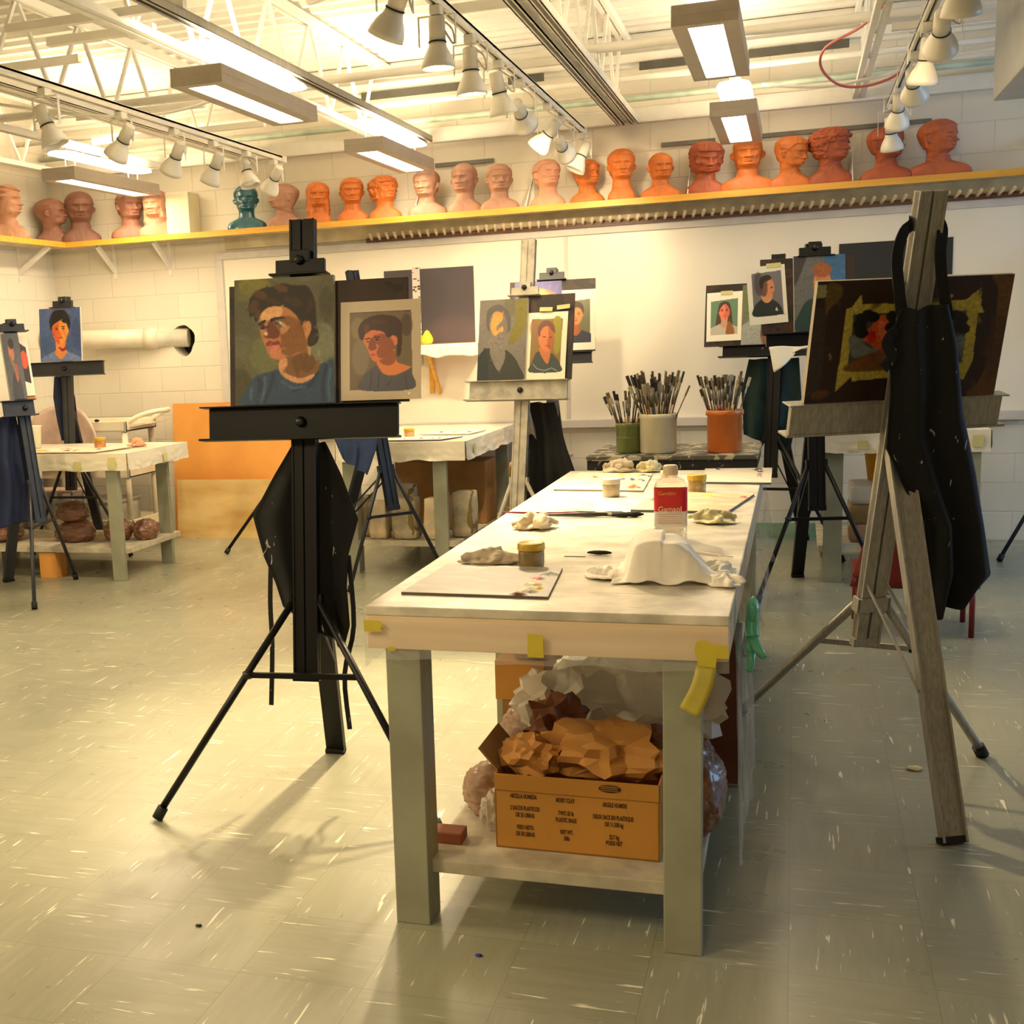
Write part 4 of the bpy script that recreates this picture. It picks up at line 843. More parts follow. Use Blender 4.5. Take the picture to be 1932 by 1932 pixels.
a.poly([(1128,985),(1150,930),(1200,912),(1300,925),(1340,950),(1372,965),(1362,1010),(1340,1020),(1330,1060),(1280,1100),(1225,1132),(1195,1125),(1172,1085),(1155,1040)],(188,104,66),0)
a.poly([(1200,950),(1290,940),(1340,1000),(1330,1060),(1260,1110),(1222,1080),(1235,1020),(1205,1000)],(118,60,34),1,.85)
a.poly([(1170,990),(1190,965),(1210,1000),(1222,1038),(1195,1055),(1165,1045)],(100,50,34),0,.8); a.ell(1195,1085,22,8,(168,66,56),0); a.line([(1140,975),(1175,968)],9,(36,20,14),0); a.line([(1200,965),(1245,960)],9,(36,20,14),0); a.ell(1225,978,12,6,(30,20,18),0); a.ell(1158,992,8,6,(30,20,18),0)
a.poly([(1098,960),(1092,900),(1130,838),(1215,803),(1330,805),(1392,850),(1400,950),(1388,1080),(1360,1080),(1366,970),(1340,945),(1300,965),(1270,925),(1210,912),(1150,925),(1125,985),(1108,975)],(48,22,14),0)
a.ell(1150,900,22,34,(84,42,22),1,.8); a.ell(1240,850,60,16,(70,32,18),2,.7)
a.line([(1030,790),(1463,768)],5,(40,34,28),0); a.ell(1444,1350,8,10,(236,230,214),0)
pic(a,'matted_print',eA,.125,1.214,-.036,'matted colour print of the dark haired boy in a grey shirt, on the front easel','photo print',rot=0,thick=.004,edge=(190,178,160),m=PRINT,curl=-.006,gain=1.3)
# board on the silver easel, painted side to the viewer
a=Art(.552,.330,150,92,(34,18,12)).setquad((1508-375*0+0,530),(1915,513),(1508,757),(1862,747))
Q=lambda p:[(1460+x/3.646,330+y/3.646) for x,y in p]
a=Art(.552,.330,210,126,(44,24,16)).setquad(*Q([(285,712),(1655,665),(170,1560),(1495,1530)]))
a.poly(Q([(1495,680),(1655,665),(1600,1000),(1500,1525),(1290,1520),(1380,1440),(1480,1200),(1530,800)]),(96,62,14),1); a.poly(Q([(1480,1000),(1590,1000),(1540,1300),(1440,1440)]),(70,42,16),2,.7)
a.poly(Q([(345,735),(440,740),(440,820),(360,900),(330,960)]),(88,70,26),1); a.poly(Q([(275,740),(340,735),(340,820),(272,824)]),(142,138,88),0,sharp=True)
a.poly(Q([(240,960),(330,950),(270,1470),(180,1470)]),(52,46,40),2,.8); a.poly(Q([(240,1480),(330,1470),(320,1520),(230,1530)]),(100,60,26),1,.8)
a.poly(Q([(385,1480),(470,905),(510,890),(577,800),(580,870),(840,868),(1300,850),(1418,755),(1410,890),(1430,940),(1385,945),(1345,1280),(1275,1420),(1230,1405),(800,1385),(500,1410),(495,1380)]),(176,160,62),0,sharp=True)
a.poly(Q([(470,1330),(520,940),(1310,925),(1270,1290)]),(62,60,60),0,sharp=True)
a.poly(Q([(490,1100),(600,1090),(600,1160),(700,1190),(560,1240),(500,1230)]),(104,110,104),1); a.poly(Q([(460,1340),(520,1260),(700,1200),(900,1190),(1000,1240),(900,1320)]),(110,70,32),1); a.poly(Q([(700,1210),(760,1140),(900,1150),(880,1230)]),(150,60,28),1)
a.poly(Q([(650,1010),(690,960),(740,950),(770,1020),(790,1090),(760,1160),(680,1180),(610,1140),(580,1090)]),(206,84,34),1); a.ell(*Q([(640,1100)])[0],9,12,(176,28,18),1); a.ell(*Q([(715,1050)])[0],8,18,(226,120,72),2,.7)
for c in ((580,970),(620,950),(560,1020),(570,1070),(650,960),(1230,960),(1270,980),(1240,1040),(1280,1050),(790,960),(780,1040),(820,1000)): a.ell(*Q([c])[0],13,11,(16,12,12),0)
a.poly(Q([(1220,1120),(1290,1110),(1270,1240),(1240,1230)]),(96,112,116),1,.9); a.ell(*Q([(355,1235)])[0],2.5,7,(110,100,50),0); a.ell(*Q([(1200,820)])[0],4,4,(160,150,120),0)
a.grain(.08,30)
o=a.build('taped_drawing_board',thick=.016,edge=(176,164,140)); o.matrix_world=eR.E@Matrix.Translation((.267,-.035,1.18))@Matrix.Rotation(PI,4,'Z'); tag(o,'dark brown board with yellow tape and a small pear painting, on the silver easel','drawing board','drawing boards on the easels')
# middle easel
a=Art(.270,.430,100,150,(112,108,98)).setquad((60,735),(590,690),(0,1580),(495,1570)).poly([(60,735),(340,705),(590,690),(495,1570),(0,1580)],(116,110,100),0,sharp=True)
a.poly([(470,700),(570,700),(560,880),(540,1020),(430,1180),(350,1200),(380,1080),(430,950)],(116,108,34),3,.95); a.poly([(330,700),(440,700),(430,900),(340,860)],(96,92,64),5,.7)
a.poly([(120,1000),(130,860),(200,790),(290,780),(370,860),(380,1000),(340,1080),(160,1080)],(86,80,76),2); a.ell(245,1010,95,165,(126,119,108),2); a.ell(300,1010,45,140,(108,101,93),3,.8); a.poly([(165,1120),(320,1120),(330,1260),(300,1290),(230,1480),(140,1270)],(122,115,105),2); a.line([(190,1180),(240,1210),(300,1185)],14,(100,93,86),2,.8)
a.poly([(0,1580),(5,1380),(60,1290),(140,1245),(150,1330),(225,1482),(300,1350),(310,1262),(390,1330),(440,1420),(460,1575)],(46,48,42),0); a.poly([(0,1580),(5,1380),(60,1290),(110,1260),(110,1575)],(28,40,44),1)
a.poly([(175,960),(200,880),(235,855),(290,875),(295,930),(270,970),(225,1010),(230,1065),(290,1010),(290,1070),(250,1080),(205,1115),(170,1060),(162,1000)],(230,150,70),0); a.poly([(205,870),(240,855),(275,880),(230,900)],(226,130,84),0,.8)
a.line([(230,1140),(300,1150)],8,(84,74,68),0,.8); a.grain(.03,60)
pic(a,'portrait_painting',eC,-.243,1.153,-.030,'half finished grey portrait painting with only part of the face coloured')
board(eC,.02,.273,1.154,1.60,-.014,'black board behind the grey unfinished portrait',m=smudge)
a=Art(.222,.370,90,140,(244,234,206)).setquad((590,845),(1035,790),(495,1570),(940,1560))
a.poly([(625,935),(965,905),(890,1480),(555,1490)],(134,104,50),0,sharp=True); a.poly([(860,925),(950,915),(905,1250),(840,1250)],(148,140,44),2); a.ell(650,1050,50,110,(136,96,60),4,.8)
ip=lambda p:[(min(max(x,560+ (1490-y)*.12),900+(1480-y)*.12),y) for x,y in p]
a.poly(ip([(560,1488),(590,1390),(640,1290),(690,1270),(730,1330),(760,1400),(800,1280),(860,1330),(900,1400),(890,1480)]),(54,64,62),0); a.line([(600,1400),(640,1450),(720,1470),(800,1440),(860,1470)],9,(160,170,160),0,.8)
a.poly([(690,1230),(790,1230),(800,1290),(765,1390),(735,1380),(690,1290)],(190,110,64),0); a.ell(770,1120,88,150,(206,120,66),0,1,.1); a.poly([(800,1000),(850,1060),(850,1180),(800,1250),(770,1200),(790,1120)],(150,80,44),1,.7)
a.poly([(680,1090),(690,1010),(740,950),(800,940),(860,980),(868,1070),(840,1050),(800,1000),(750,1010),(710,1060),(700,1110)],(110,66,52),0); a.line([(725,1110),(765,1115)],9,(70,40,30),0); a.line([(795,1118),(830,1110)],9,(70,40,30),0); a.line([(750,1205),(805,1210)],10,(160,50,40),0); a.line([(780,1130),(790,1170)],6,(150,80,50),0)
pic(a,'taped_print',eC,.020,1.153,-.034,'white bordered print of a young man in a patterned shirt, on the middle easel','photo print',thick=.003,edge=(240,232,210),m=PRINT,curl=-.012)
# easel by the whiteboard
board(eF,-.255,.262,1.268,1.70,-.018,'black edged board on the easel by the whiteboard',m=smudge)
a=Art(.285,.425,80,120,(92,88,140)); a.ell(.52,.55,.34,.34,(214,160,92),1); 
for i in range(9): a.line([(.3+.05*i,.95-.01*i),(.5+.05*i,.8),(.62+.04*i,.55),(.6+.03*i,.2)],.035,(236-i*9,176-i*8,104-i*4),1,.8)
a.ell(.45,.5,.2,.3,(226,196,160),1); a.grain(.05,60)
pic(a,'portrait_painting',eF,-.222,1.268,-.031,'purple painting with flowing blonde hair behind the cream easel mast')
a=Art(.205,.36,70,120,(246,238,216)); a.poly([(.0,.12),(.84,.14),(.84,.84),(.0,.80)],(110,108,72),0,sharp=True); portrait(a,.42,.58,.15,(224,140,80),(170,90,50),(58,34,20),(38,40,62),'short',-1); a.poly([(0,0),(1,0),(1,.12),(0,.12)],(246,238,216),0,sharp=True); a.poly([(.86,0),(1,0),(1,1),(.86,1)],(246,238,216),0,sharp=True)
pic(a,'taped_print',eF,.060,1.275,-.033,'white bordered print of a man in a navy top, by the purple painting','photo print',thick=.003,m=PRINT)
# left portraits
a=Art(.318,.353,110,125,(68,92,140)); a.ell(.12,.75,.2,.3,(80,104,160),10,.7); a.ell(.9,.5,.12,.3,(56,76,124),10,.7); a.ell(.5,.95,.3,.1,(120,110,150),6,.5)
portrait(a,.50,.58,.235,(238,150,62),(206,78,36),(24,22,24),(110,130,176),'curly',-1,(226,140,70)); a.poly([(.45,.28),(.55,.24),(.65,.28),(.6,.20),(.5,.20)],(150,30,40),1); a.ell(.42,.68,.07,.05,(206,110,50),1,.7); a.grain(.04,120)
pic(a,'portrait_painting',eB,-.172,1.334,-.031,'orange faced portrait with black curls and a pale blue sweater')
a=Art(.105,.38,50,120,(96,96,100)); a.ell(.45,.72,.16,.14,(206,130,90),1); a.ell(.5,.84,.16,.08,(60,50,50),1); a.poly([(.2,.1),(.4,.4),(.7,.35),(.8,0),(.3,0)],(70,70,76),1); a.ell(.6,.4,.1,.14,(190,90,60),1); a.line([(.35,.65),(.5,.5),(.6,.3)],.1,(150,120,90),1); a.grain(.04,40)
pic(a,'portrait_painting',eL,-.088,1.14,-.035,'dark grey half finished painting of a figure at the left edge')
board(eL,-.05,.080,1.14,1.50,-.014,'orange brown board at the left edge behind the grey figure painting',m=mat('orange_board',(206,140,76),.6))
a=Art(.06,.35,30,90,(240,230,206)); a.poly([(0,.25),(.8,.2),(.75,.8),(0,.9)],(60,50,46),0,sharp=True); a.ell(.4,.6,.4,.15,(220,90,50),1)
pic(a,'taped_print',eL,.018,1.158,-.030,'narrow white bordered print at the left edge beside the grey figure','photo print',thick=.003,m=PRINT)
# right pair
board(eG,-.413,.15,1.262,1.632,-.018,'brown paint smeared board of the easel with the long haired woman',m=smudge)
a=Art(.26,.355,70,95,(104,108,84)); a.ell(.25,.7,.2,.3,(96,116,60),5); a.poly([(0,0),(0,.3),(.3,.42),(.5,.3),(.55,0)],(150,152,146),1); a.poly([(.5,0),(.45,.3),(.8,.4),(.9,0)],(120,74,46),1); a.grain(.05,60)
pic(a,'portrait_painting',eG,-.19,1.264,-.031,'green and grey painting partly behind the two taped photographs')
a=Art(.210,.292,84,120,(246,240,224)); a.poly([(.11,.13),(.88,.13),(.88,.86),(.11,.82)],(98,136,106),0,sharp=True)
a2=portrait(a,.50,.60,.15,(236,128,98),(206,92,72),(70,42,26),(192,184,166),'long',1,(206,150,120)); a.poly([(.55,.14),(.62,.4),(.74,.3),(.78,.14)],(150,90,36),1)
for r_ in ([(0,0),(1,0),(1,.13),(0,.13)],[(.88,0),(1,0),(1,1),(.88,1)],[(0,0),(.11,0),(.11,1),(0,1)]): a.poly(r_,(246,240,224),0,sharp=True)
pic(a,'taped_print',eG,-.398,1.292,-.033,'white bordered photograph of a long haired woman taped to a board','photo print',thick=.003,m=PRINT,rot=-1)
board(eY,-.262,.185,1.333,1.70,-.018,'brown board of the easel with the profile photograph',m=smudge)
a=Art(.245,.37,80,110,(96,94,92)); a.poly([(0,.6),(0,1),(.25,1)],(52,46,44),2); a.poly([(.6,.98),(1,1),(1,.55),(.75,.65)],(52,96,136),2); a.poly([(.05,0),(.1,.25),(.3,.42),(.7,.4),(1,.2),(1,0)],(24,52,46),1); a.ell(.55,.62,.17,.22,(190,120,70),1); a.ell(.55,.8,.18,.1,(150,84,40),1); a.grain(.05,60)
pic(a,'portrait_painting',eY,-.107,1.335,-.031,'grey and blue portrait in a dark green shirt beside the profile photograph')
a=Art(.185,.285,84,126,(226,220,204)); a.poly([(.13,.14),(.90,.14),(.90,.90),(.13,.88)],(112,108,110),0,sharp=True); a.ell(.3,.7,.12,.2,(72,64,70),6,.8)
a.poly([(.14,.14),(.14,.30),(.32,.42),(.48,.44),(.62,.42),(.82,.30),(.89,.16),(.89,.14)],(40,46,44),0); a.poly([(.36,.5),(.38,.4),(.5,.36),(.62,.42),(.6,.52)],(196,140,100),0); a.ell(.54,.62,.16,.17,(200,130,92),0); a.poly([(.36,.5),(.34,.7),(.5,.76),(.52,.6),(.46,.48)],(96,60,46),1,.8); a.poly([(.34,.62),(.32,.74),(.4,.82),(.56,.84),(.64,.78),(.55,.74),(.44,.72),(.4,.62)],(44,34,34),0); a.poly([(.68,.22),(.72,.28),(.76,.21)],(200,204,200),0,sharp=True); a.line([(.60,.62),(.66,.62)],.02,(60,40,34),0); a.line([(.63,.53),(.69,.53)],.018,(150,70,60),0)
pic(a,'taped_print',eY,-.318,1.378,-.034,'white bordered photograph of a young man in profile wearing a dark shirt','photo print',thick=.003,m=PRINT,rot=-3)
for e,u,sv,l in ((eG,-.32,1.57,'strip of pale masking tape over the woman photograph'),(eY,-.235,1.655,'strip of pale masking tape over the profile photograph'),(eC,.09,1.51,'left strip of pale tape over the young man print'),(eC,.185,1.515,'right strip of pale tape over the young man print')):
    o=MB().bb(0,.07,-.0012,0,0,.022).build('tape_strip',TAPEB); e.place(o,u,sv,-.0385,random.uniform(-5,2)); tag(o,l,'tape','tape strips')
a=Art(.3,.36,40,50,(60,90,150)); a.ell(.5,.5,.3,.35,(200,90,120),2); pic(a,'portrait_painting',eZ,-.28,1.335,-.031,'blue and pink painting cut off at the right edge')

# ---------------------------------------------------------------- hanging aprons
def apron(e,L,R,m,label,fold=.012,freq=3.2,seed=0,off=0,thick=.004,nu=34,nv=44,straps=None,name='hanging_apron'):
    "L and R are the left and right outlines as lists of (u,s,off) in the easel's own frame, top first"
    def samp(a,t):
        x=t*(len(a)-1); i=min(int(x),len(a)-2); f=x-i; f=f*f*(3-2*f)*.5+f*.5; return Vector(a[i]).lerp(Vector(a[i+1]),f)
    def fn(u,v):
        l,r=samp(L,v),samp(R,v); p=l.lerp(r,u); w=(r-l).length
        k=math.sin(u*PI)**.5 if 0<u<1 else 0
        q=fold*(.35+v)*k*(math.sin(u*freq*2*PI+seed+v*1.3)+.6*noise.noise(Vector((u*5,v*2.5,seed)))*1.6)
        return Vector((p.x,p.z+q,p.y+.01*noise.noise(Vector((u*4,seed,v*3)))))
    b=MB().grid(fn,nu,nv)
    for v in b.bm.verts: v.co=e.E@v.co
    o=b.build(name,m,solid=thick); og=e.pt(0,1.2); 
    c=Vector(o.data.vertices[0].co); o.data.transform(Matrix.Translation(-c)); o.location=c
    if straps:
        sw=.030 if e is eR else .014
        for s_ in straps:
            bb=MB(); P_=[e.E@Vector((q[0],q[2] if len(q)>2 else .04,q[1]))-c for q in s_]
            P_=cat(P_,4)
            Nn=(e.E.to_3x3()@Vector((0,1,0))); rows=[]
            for i_,p in enumerate(P_):
                t_=(P_[min(i_+1,len(P_)-1)]-P_[max(i_-1,0)]).normalized(); sd=t_.cross(Nn); sd=sd.normalized() if sd.length>.2 else Vector((1,0,0))
                rows.append([bb.bm.verts.new(p+sd*a_*sw/2+Nn*b_) for a_,b_ in ((-1,-.002),(1,-.002),(1,.002),(-1,.002))])
            for r0,r1 in zip(rows,rows[1:]):
                for k_ in range(4): bb.bm.faces.new((r0[k_],r0[(k_+1)%4],r1[(k_+1)%4],r1[k_]))
            bb.bm.faces.new(rows[0][::-1]); bb.bm.faces.new(rows[-1])
            bb.build('apron_strap',m,o)
    return tag(o,label,'apron','aprons hanging on the easels')
APB=spatter('black_apron_cloth',(13,13,14),(176,172,158),30,.69,.85,stretch=(1,1,.35))
APN=mat('navy_apron_cloth',(26,38,74),.85,var=.15); APG=mat('dark_green_apron_cloth',(12,46,44),.85,var=.15)
# front easel: s grows upwards; outline measured down the cloth
apron(eA,[(-.045,1.10,.03),(-.115,1.0,.05),(-.185,.88,.05),(-.150,.76,.05),(-.115,.68,.05),(-.09,.60,.05),(-.03,.585,.05)],[(.055,1.10,.03),(.10,1.0,.05),(.150,.87,.05),(.118,.76,.05),(.112,.66,.05),(.12,.55,.05),(.10,.48,.05)],APB,'black paint flecked apron hanging behind the mast of the front easel',.02,2.4,1,
  straps=[[(-.13,.78,.06),(-.135,.62,.06),(-.13,.48,.06),(-.135,.30,.06)],[(.115,.76,.06),(.13,.55,.06),(.10,.40,.06),(.115,.235,.06)]])
apron(eR,[(.088,1.449,.085),(.105,1.37,.09),(.084,1.232,.09),(.072,1.071,.09),(.016,.977,.09),(-.074,.848,.09),(-.10,.70,.09),(-.125,.555,.09)],[(-.041,1.458,.085),(-.081,1.352,.09),(-.110,1.24,.09),(-.129,1.163,.09),(-.199,.98,.09),(-.25,.83,.09),(-.297,.68,.09),(-.235,.594,.09)],APB,'black paint splashed apron hanging over the silver easel',.022,1.6,4,nu=40,nv=60,
  straps=[[(.07,1.40,.085),(.085,1.50,.06),(.088,1.58,.035),(.07,1.635,.02),(.045,1.65,.005),(.03,1.66,-.02)],[(-.05,1.42,.085),(-.035,1.50,.06),(-.03,1.58,.035),(-.04,1.64,.01),(-.03,1.66,-.02),(.03,1.66,-.02)],[(.09,1.40,.09),(.12,1.37,.10),(.10,1.33,.10),(.12,1.30,.10)]])
apron(eC,[(.0,1.05,.08),(-.01,.8,.12),(-.02,.45,.14)],[(.15,1.05,.08),(.22,.80,.12),(.30,.60,.14)],spatter('black_apron_flecked',(15,15,16),(206,196,168),22,.72,.85),'black paint flecked apron behind the cream easel in the middle',.02,2.5,2)
apron(eG,[(-.16,1.19,.05),(-.20,1.0,.07),(-.18,.74,.08)],[(.13,1.19,.05),(.15,.95,.07),(.09,.62,.08)],APG,'dark green apron hanging behind the easel with the woman photograph',.02,2.5,6)
apron(eB,[(-.13,1.24,.04),(-.15,1.1,.05),(-.13,.93,.06),(-.10,.80,.06)],[(-.03,1.24,.04),(.02,1.1,.05),(.03,.93,.06),(.02,.80,.06)],APN,'navy apron hanging behind the easel of the blue sweater portrait',.016,2,8)
apron(eL,[(-.22,1.05,-.02),(-.35,.8,0),(-.38,.40,.02)],[(-.03,1.05,.04),(-.01,.75,.05),(-.01,.45,.05)],APN,'navy apron on the sideways easel at the left edge',.035,2.2,9)
apD=[eD.E.inverted()@Vector(q) for q in ((-2.42,6.50,1.02),(-2.44,6.50,.84),(-2.40,6.50,.735),(-2.15,6.50,1.02),(-2.20,6.50,.78),(-2.26,6.50,.64))]
apron(eD,[(q.x,q.z,q.y) for q in apD[:3]],[(q.x,q.z,q.y) for q in apD[3:]],mat('blue_apron_cloth',(44,62,104),.85,var=.15),'slate blue apron hanging beside the blue black easel legs',.015,2,11)
apron(eY,[(.06,1.25,.05),(.05,1.0,.09),(.0,.84,.10)],[(.20,1.25,.05),(.22,1.0,.09),(.16,.84,.10)],CLOTHW,'white cloth hanging behind the easel of the profile photograph',.02,2,13,name='hanging_cloth')
# ---------------------------------------------------------------- things on the front bench
def zt(z=BT): return z+.0006
def palette(name,label,quad,z,th,m_edge,blobs,base,seed,swirl):
    "glass or wood palette; quad = near left, near right, far right, far left on the bench"
    q=[Vector((x,y,0)) for x,y in quad]; o0=q[0]; 
    rs=np.random.RandomState(seed); nx,ny=70,60; b=bmesh.new(); lay=b.verts.layers.float_color.new('paint'); g=[]
    a=Art(1,1,nx,ny,base)
    for _ in range(34):
        cx,cy=rs.rand(2); a.ell(cx,cy,.05+.16*rs.rand(),.015+.03*rs.rand(),swirl[rs.randint(len(swirl))],2,.55,rot=rs.normal(0,.25))
    blobs=[(u,v,r*1.25,c) for u,v,r,c in blobs]
    for (u,v,r,c) in blobs:
        for k in range(4): a.ell(u+rs.normal(0,r*.5),v+rs.normal(0,r*.4),r*(.4+.6*rs.rand()),r*.7*(.4+.6*rs.rand()),c,0)
    col=np.clip(a.c,0,255)/255; col=np.where(col<=.04045,col/12.92,((col+.055)/1.055)**2.4)
    for j in range(ny+1):
        row=[]
        for i in range(nx+1):
            u,v=i/nx,j/ny; p=q[0].lerp(q[1],u).lerp(q[3].lerp(q[2],u),v)-o0
            h=th
            for (bu,bv,r,c) in blobs:
                dd=((u-bu)/r)**2+((v-bv)/(r*.8))**2
                if dd<1: h+=.006*(1-dd)**.5*(1+.6*noise.noise(Vector((u*30,v*30,seed))))
            vv=b.verts.new((p.x,p.y,h)); vv[lay]=(*col[j,i],1); row.append(vv)
        g.append(row)
    for j in range(ny):
        for i in range(nx): f=b.faces.new((g[j][i],g[j][i+1],g[j+1][i+1],g[j+1][i])); f.smooth=True
    ring=[g[0][i] for i in range(nx+1)]+[g[j][nx] for j in range(1,ny+1)]+[g[ny][i] for i in range(nx-1,-1,-1)]+[g[j][0] for j in range(ny-1,0,-1)]
    lo=[];hi=[]
    ec=(*lin(m_edge),1)
    for v in ring:
        w=b.verts.new((v.co.x,v.co.y,0)); w[lay]=ec; lo.append(w); w=b.verts.new((v.co.x,v.co.y,v.co.z)); w[lay]=ec; hi.append(w)
    for i in range(len(ring)): j=(i+1)%len(ring); b.faces.new((lo[i],lo[j],hi[j],hi[i]))
    b.faces.new(lo[::-1])
    me=bpy.data.meshes.new(name); b.to_mesh(me); b.free(); o=new_obj(name,me,paint_mat('palette_paint',.55,.05)); o.location=(o0.x,o0.y,z); return tag(o,label,'palette','paint palettes on the benches')
G1=[(176,172,160),(196,184,168),(214,206,190),(150,148,140),(206,172,150)]
palette('paint_palette','grey glass palette at the near left corner of the front bench',[(-.885,2.757),(-.530,2.744),(-.560,3.10),(-.872,3.128)],zt(),.006,(96,84,74),[(.93,.72,.05,(26,32,60)),(.86,.56,.035,(206,38,44)),(.85,.36,.05,(224,178,30)),(.88,.24,.045,(206,176,34)),(.86,.12,.04,(60,36,30)),(.8,.04,.04,(110,64,40))],(160,154,144),1,G1)
palette('paint_palette','palette smeared with pale yellow paint at the far left of the front bench',[(-.879,4.713),(-.535,4.665),(-.561,5.22),(-.86,5.28)],zt(),.006,(120,116,100),[(.25,.7,.05,(226,90,50)),(.62,.85,.06,(238,216,50)),(.78,.6,.04,(58,66,130)),(.9,.55,.04,(60,80,130)),(.9,.82,.06,(44,46,60)),(.88,.16,.06,(214,70,40)),(.86,.25,.04,(226,160,50)),(.7,.62,.05,(90,100,160))],(226,208,160),2,[(238,214,120),(236,220,160),(230,180,150),(246,232,190)])
palette('paint_palette','wooden palette with a sharp dark edge behind the solvent bottle',[(-.517,4.147),(-.205,4.105),(-.135,4.55),(-.470,4.63)],zt(),.008,(84,86,92),[(.1,.55,.04,(30,28,40)),(.15,.75,.03,(40,36,70)),(.55,.82,.05,(238,220,70)),(.95,.75,.03,(190,70,50)),(.7,.4,.05,(226,190,150))],(198,172,138),3,[(222,196,160),(176,148,116),(236,214,180)])
palette('paint_palette','clean grey glass palette at the far right corner of the front bench',[(-.33,4.91),(-.085,4.875),(-.090,5.39),(-.36,5.38)],zt(),.008,(96,96,100),[(.80,.86,.05,(34,34,44)),(.82,.7,.04,(44,42,60)),(.82,.5,.03,(110,60,90)),(.82,.36,.03,(190,50,40)),(.2,.95,.03,(30,26,24))],(196,186,166),4,[(206,196,176),(186,178,160)])
def jar(x,y,z,lid,body,label,r=.034,h=.064,fill=(150,128,90)):
    t=empty('solvent_jar',label,'jar',(x,y,z),group='small screw top jars')
    g=mat('jar_glass_'+('%d_%d'%(fill[0],fill[1])),fill,.12,var=.15,scale=20,alpha=.93,coat=.5)
    MB().lathe([(0,0),(r*.93,0),(r*.97,.004),(r,.012),(r*1.0,h*.62),(r*.96,h*.70),(0,h*.70)]).build('glass_body',g,t)
    b=MB(); b.lathe([(0,h*.70),(r*1.02,h*.70),(r*1.05,h*.72),(r*1.05,h*.95),(r*1.0,h),(r*.85,h*1.0),(r*.82,h*.985),(0,h*.985)]); b.lathe([(r*1.05,h*.74),(r*1.08,h*.75),(r*1.05,h*.76)]); b.build('screw_lid',lid,t)
    return t
LY=mat('gold_jar_lid',(196,164,52),.35,metal=.2,var=.06); LG=mat('grey_jar_lid',(186,178,162),.45,var=.08)
jar(-.648,3.14,zt(),LY,None,'small jar with a gold lid behind the near palette',fill=(138,116,72))
jar(-.636,4.545,zt(),LG,None,'small jar with a grey lid left of the solvent bottle',.032,.066,(186,170,136))
jar(-.34,4.655,zt(),LY,None,'small jar with a gold lid right of the solvent bottle',.033,.066,(190,164,104))
jar(-4.16,6.86,.7842,LY,None,'amber jar with a gold lid on the left bench',.036,.068,(200,140,80))
jar(-2.25,7.3,.7872,LY,None,'stubby amber jar on the brightly lit bench',.032,.05,(214,170,110))
o=solo(MB().lathe([(0,0),(.026,0),(.030,.004),(.030,.022),(.033,.024),(.033,.045),(0,.047)],(-.47,4.98,zt())),'cream_pot',mat('cream_pot',(222,208,176),.5),'small cream lidded pot beside the far rags','pot',origin=(-.47,4.98,zt()))
# rag shapes
def rag(name,x,y,z,sz,seed,m,label,rot=0):
    "crumpled cloth: overlapping folds melted into one surface, resting on the bench"
    rs=random.Random(seed*13+5); b=MB()
    for k in range(9):
        a=rs.uniform(0,PI); cx=rs.uniform(-.45,.45)*sz[0]; cy=rs.uniform(-.4,.4)*sz[1]; L_=rs.uniform(.45,.95); r0=sz[2]*rs.uniform(.20,.34); bend=rs.uniform(-.7,.7)
        pts=[]; rr=[]
        for i in range(7):
            t=(i/6-.5)*2; q=Vector((cx+t*L_*sz[0]*.62*math.cos(a)-bend*t*t*sz[0]*.3*math.sin(a),cy+t*L_*sz[1]*.75*math.sin(a)+bend*t*t*sz[1]*.3*math.cos(a),0))
            q.z=r0*.9+max(0,1-(q.x/sz[0])**2-(q.y/sz[1])**2)*sz[2]*rs.uniform(.15,.5); pts.append(q); rr.append(r0*(1-.35*t*t)*rs.uniform(.75,1.2))
        b.tube(pts,rr,10)
    b.blob((0,0,sz[2]*.16),(sz[0]*.8,sz[1]*.8,sz[2]*.2),3,.4,2.2,seed)
    for v in b.bm.verts:
        n_=noise.noise_vector(v.co*38+Vector((seed,0,0)))*sz[2]*.12; v.co+=n_; v.co.z=max(v.co.z,0)
    o=b.build(name,m,smooth=True); md=o.modifiers.new('merge','REMESH'); md.mode='VOXEL'; md.voxel_size=.0028; md.use_smooth_shade=True
    o.location=(x,y,z); o.rotation_euler=(0,0,rot); return tag(o,label,'rag','cloth rags on the benches')
rag('cotton_rag',-.765,3.175,zt(),(.105,.05,.048),1,RAGM,'twisted beige rag beside the gold lidded jar in front',.15)
rag('cotton_rag',-.765,3.78,zt(),(.085,.065,.058),2,spatter('rag_pink_stain',(234,218,186),(176,86,92),9,.6,.85),'pink and yellow stained rag across the paint brushes',.1)
rag('cotton_rag',-.715,5.335,zt(),(.085,.06,.062),3,RAGM,'crumpled beige rag at the far end of the front bench',.2)
rag('cotton_rag',-.59,5.345,zt(),(.07,.05,.055),4,RAGY,'pale yellow rag next to the crumpled beige one',-.2)
rag('cotton_rag',-.235,3.92,zt(),(.085,.06,.045),5,RAGY,'yellowish rag with a dark paint spot by the wooden palette',-.3)
rag('cotton_rag',-3.95,6.95,.7838,(.075,.06,.055),6,mat('orange_pink_rag',(226,160,126),.85),'orange pink rag at the right end of the left bench',0)
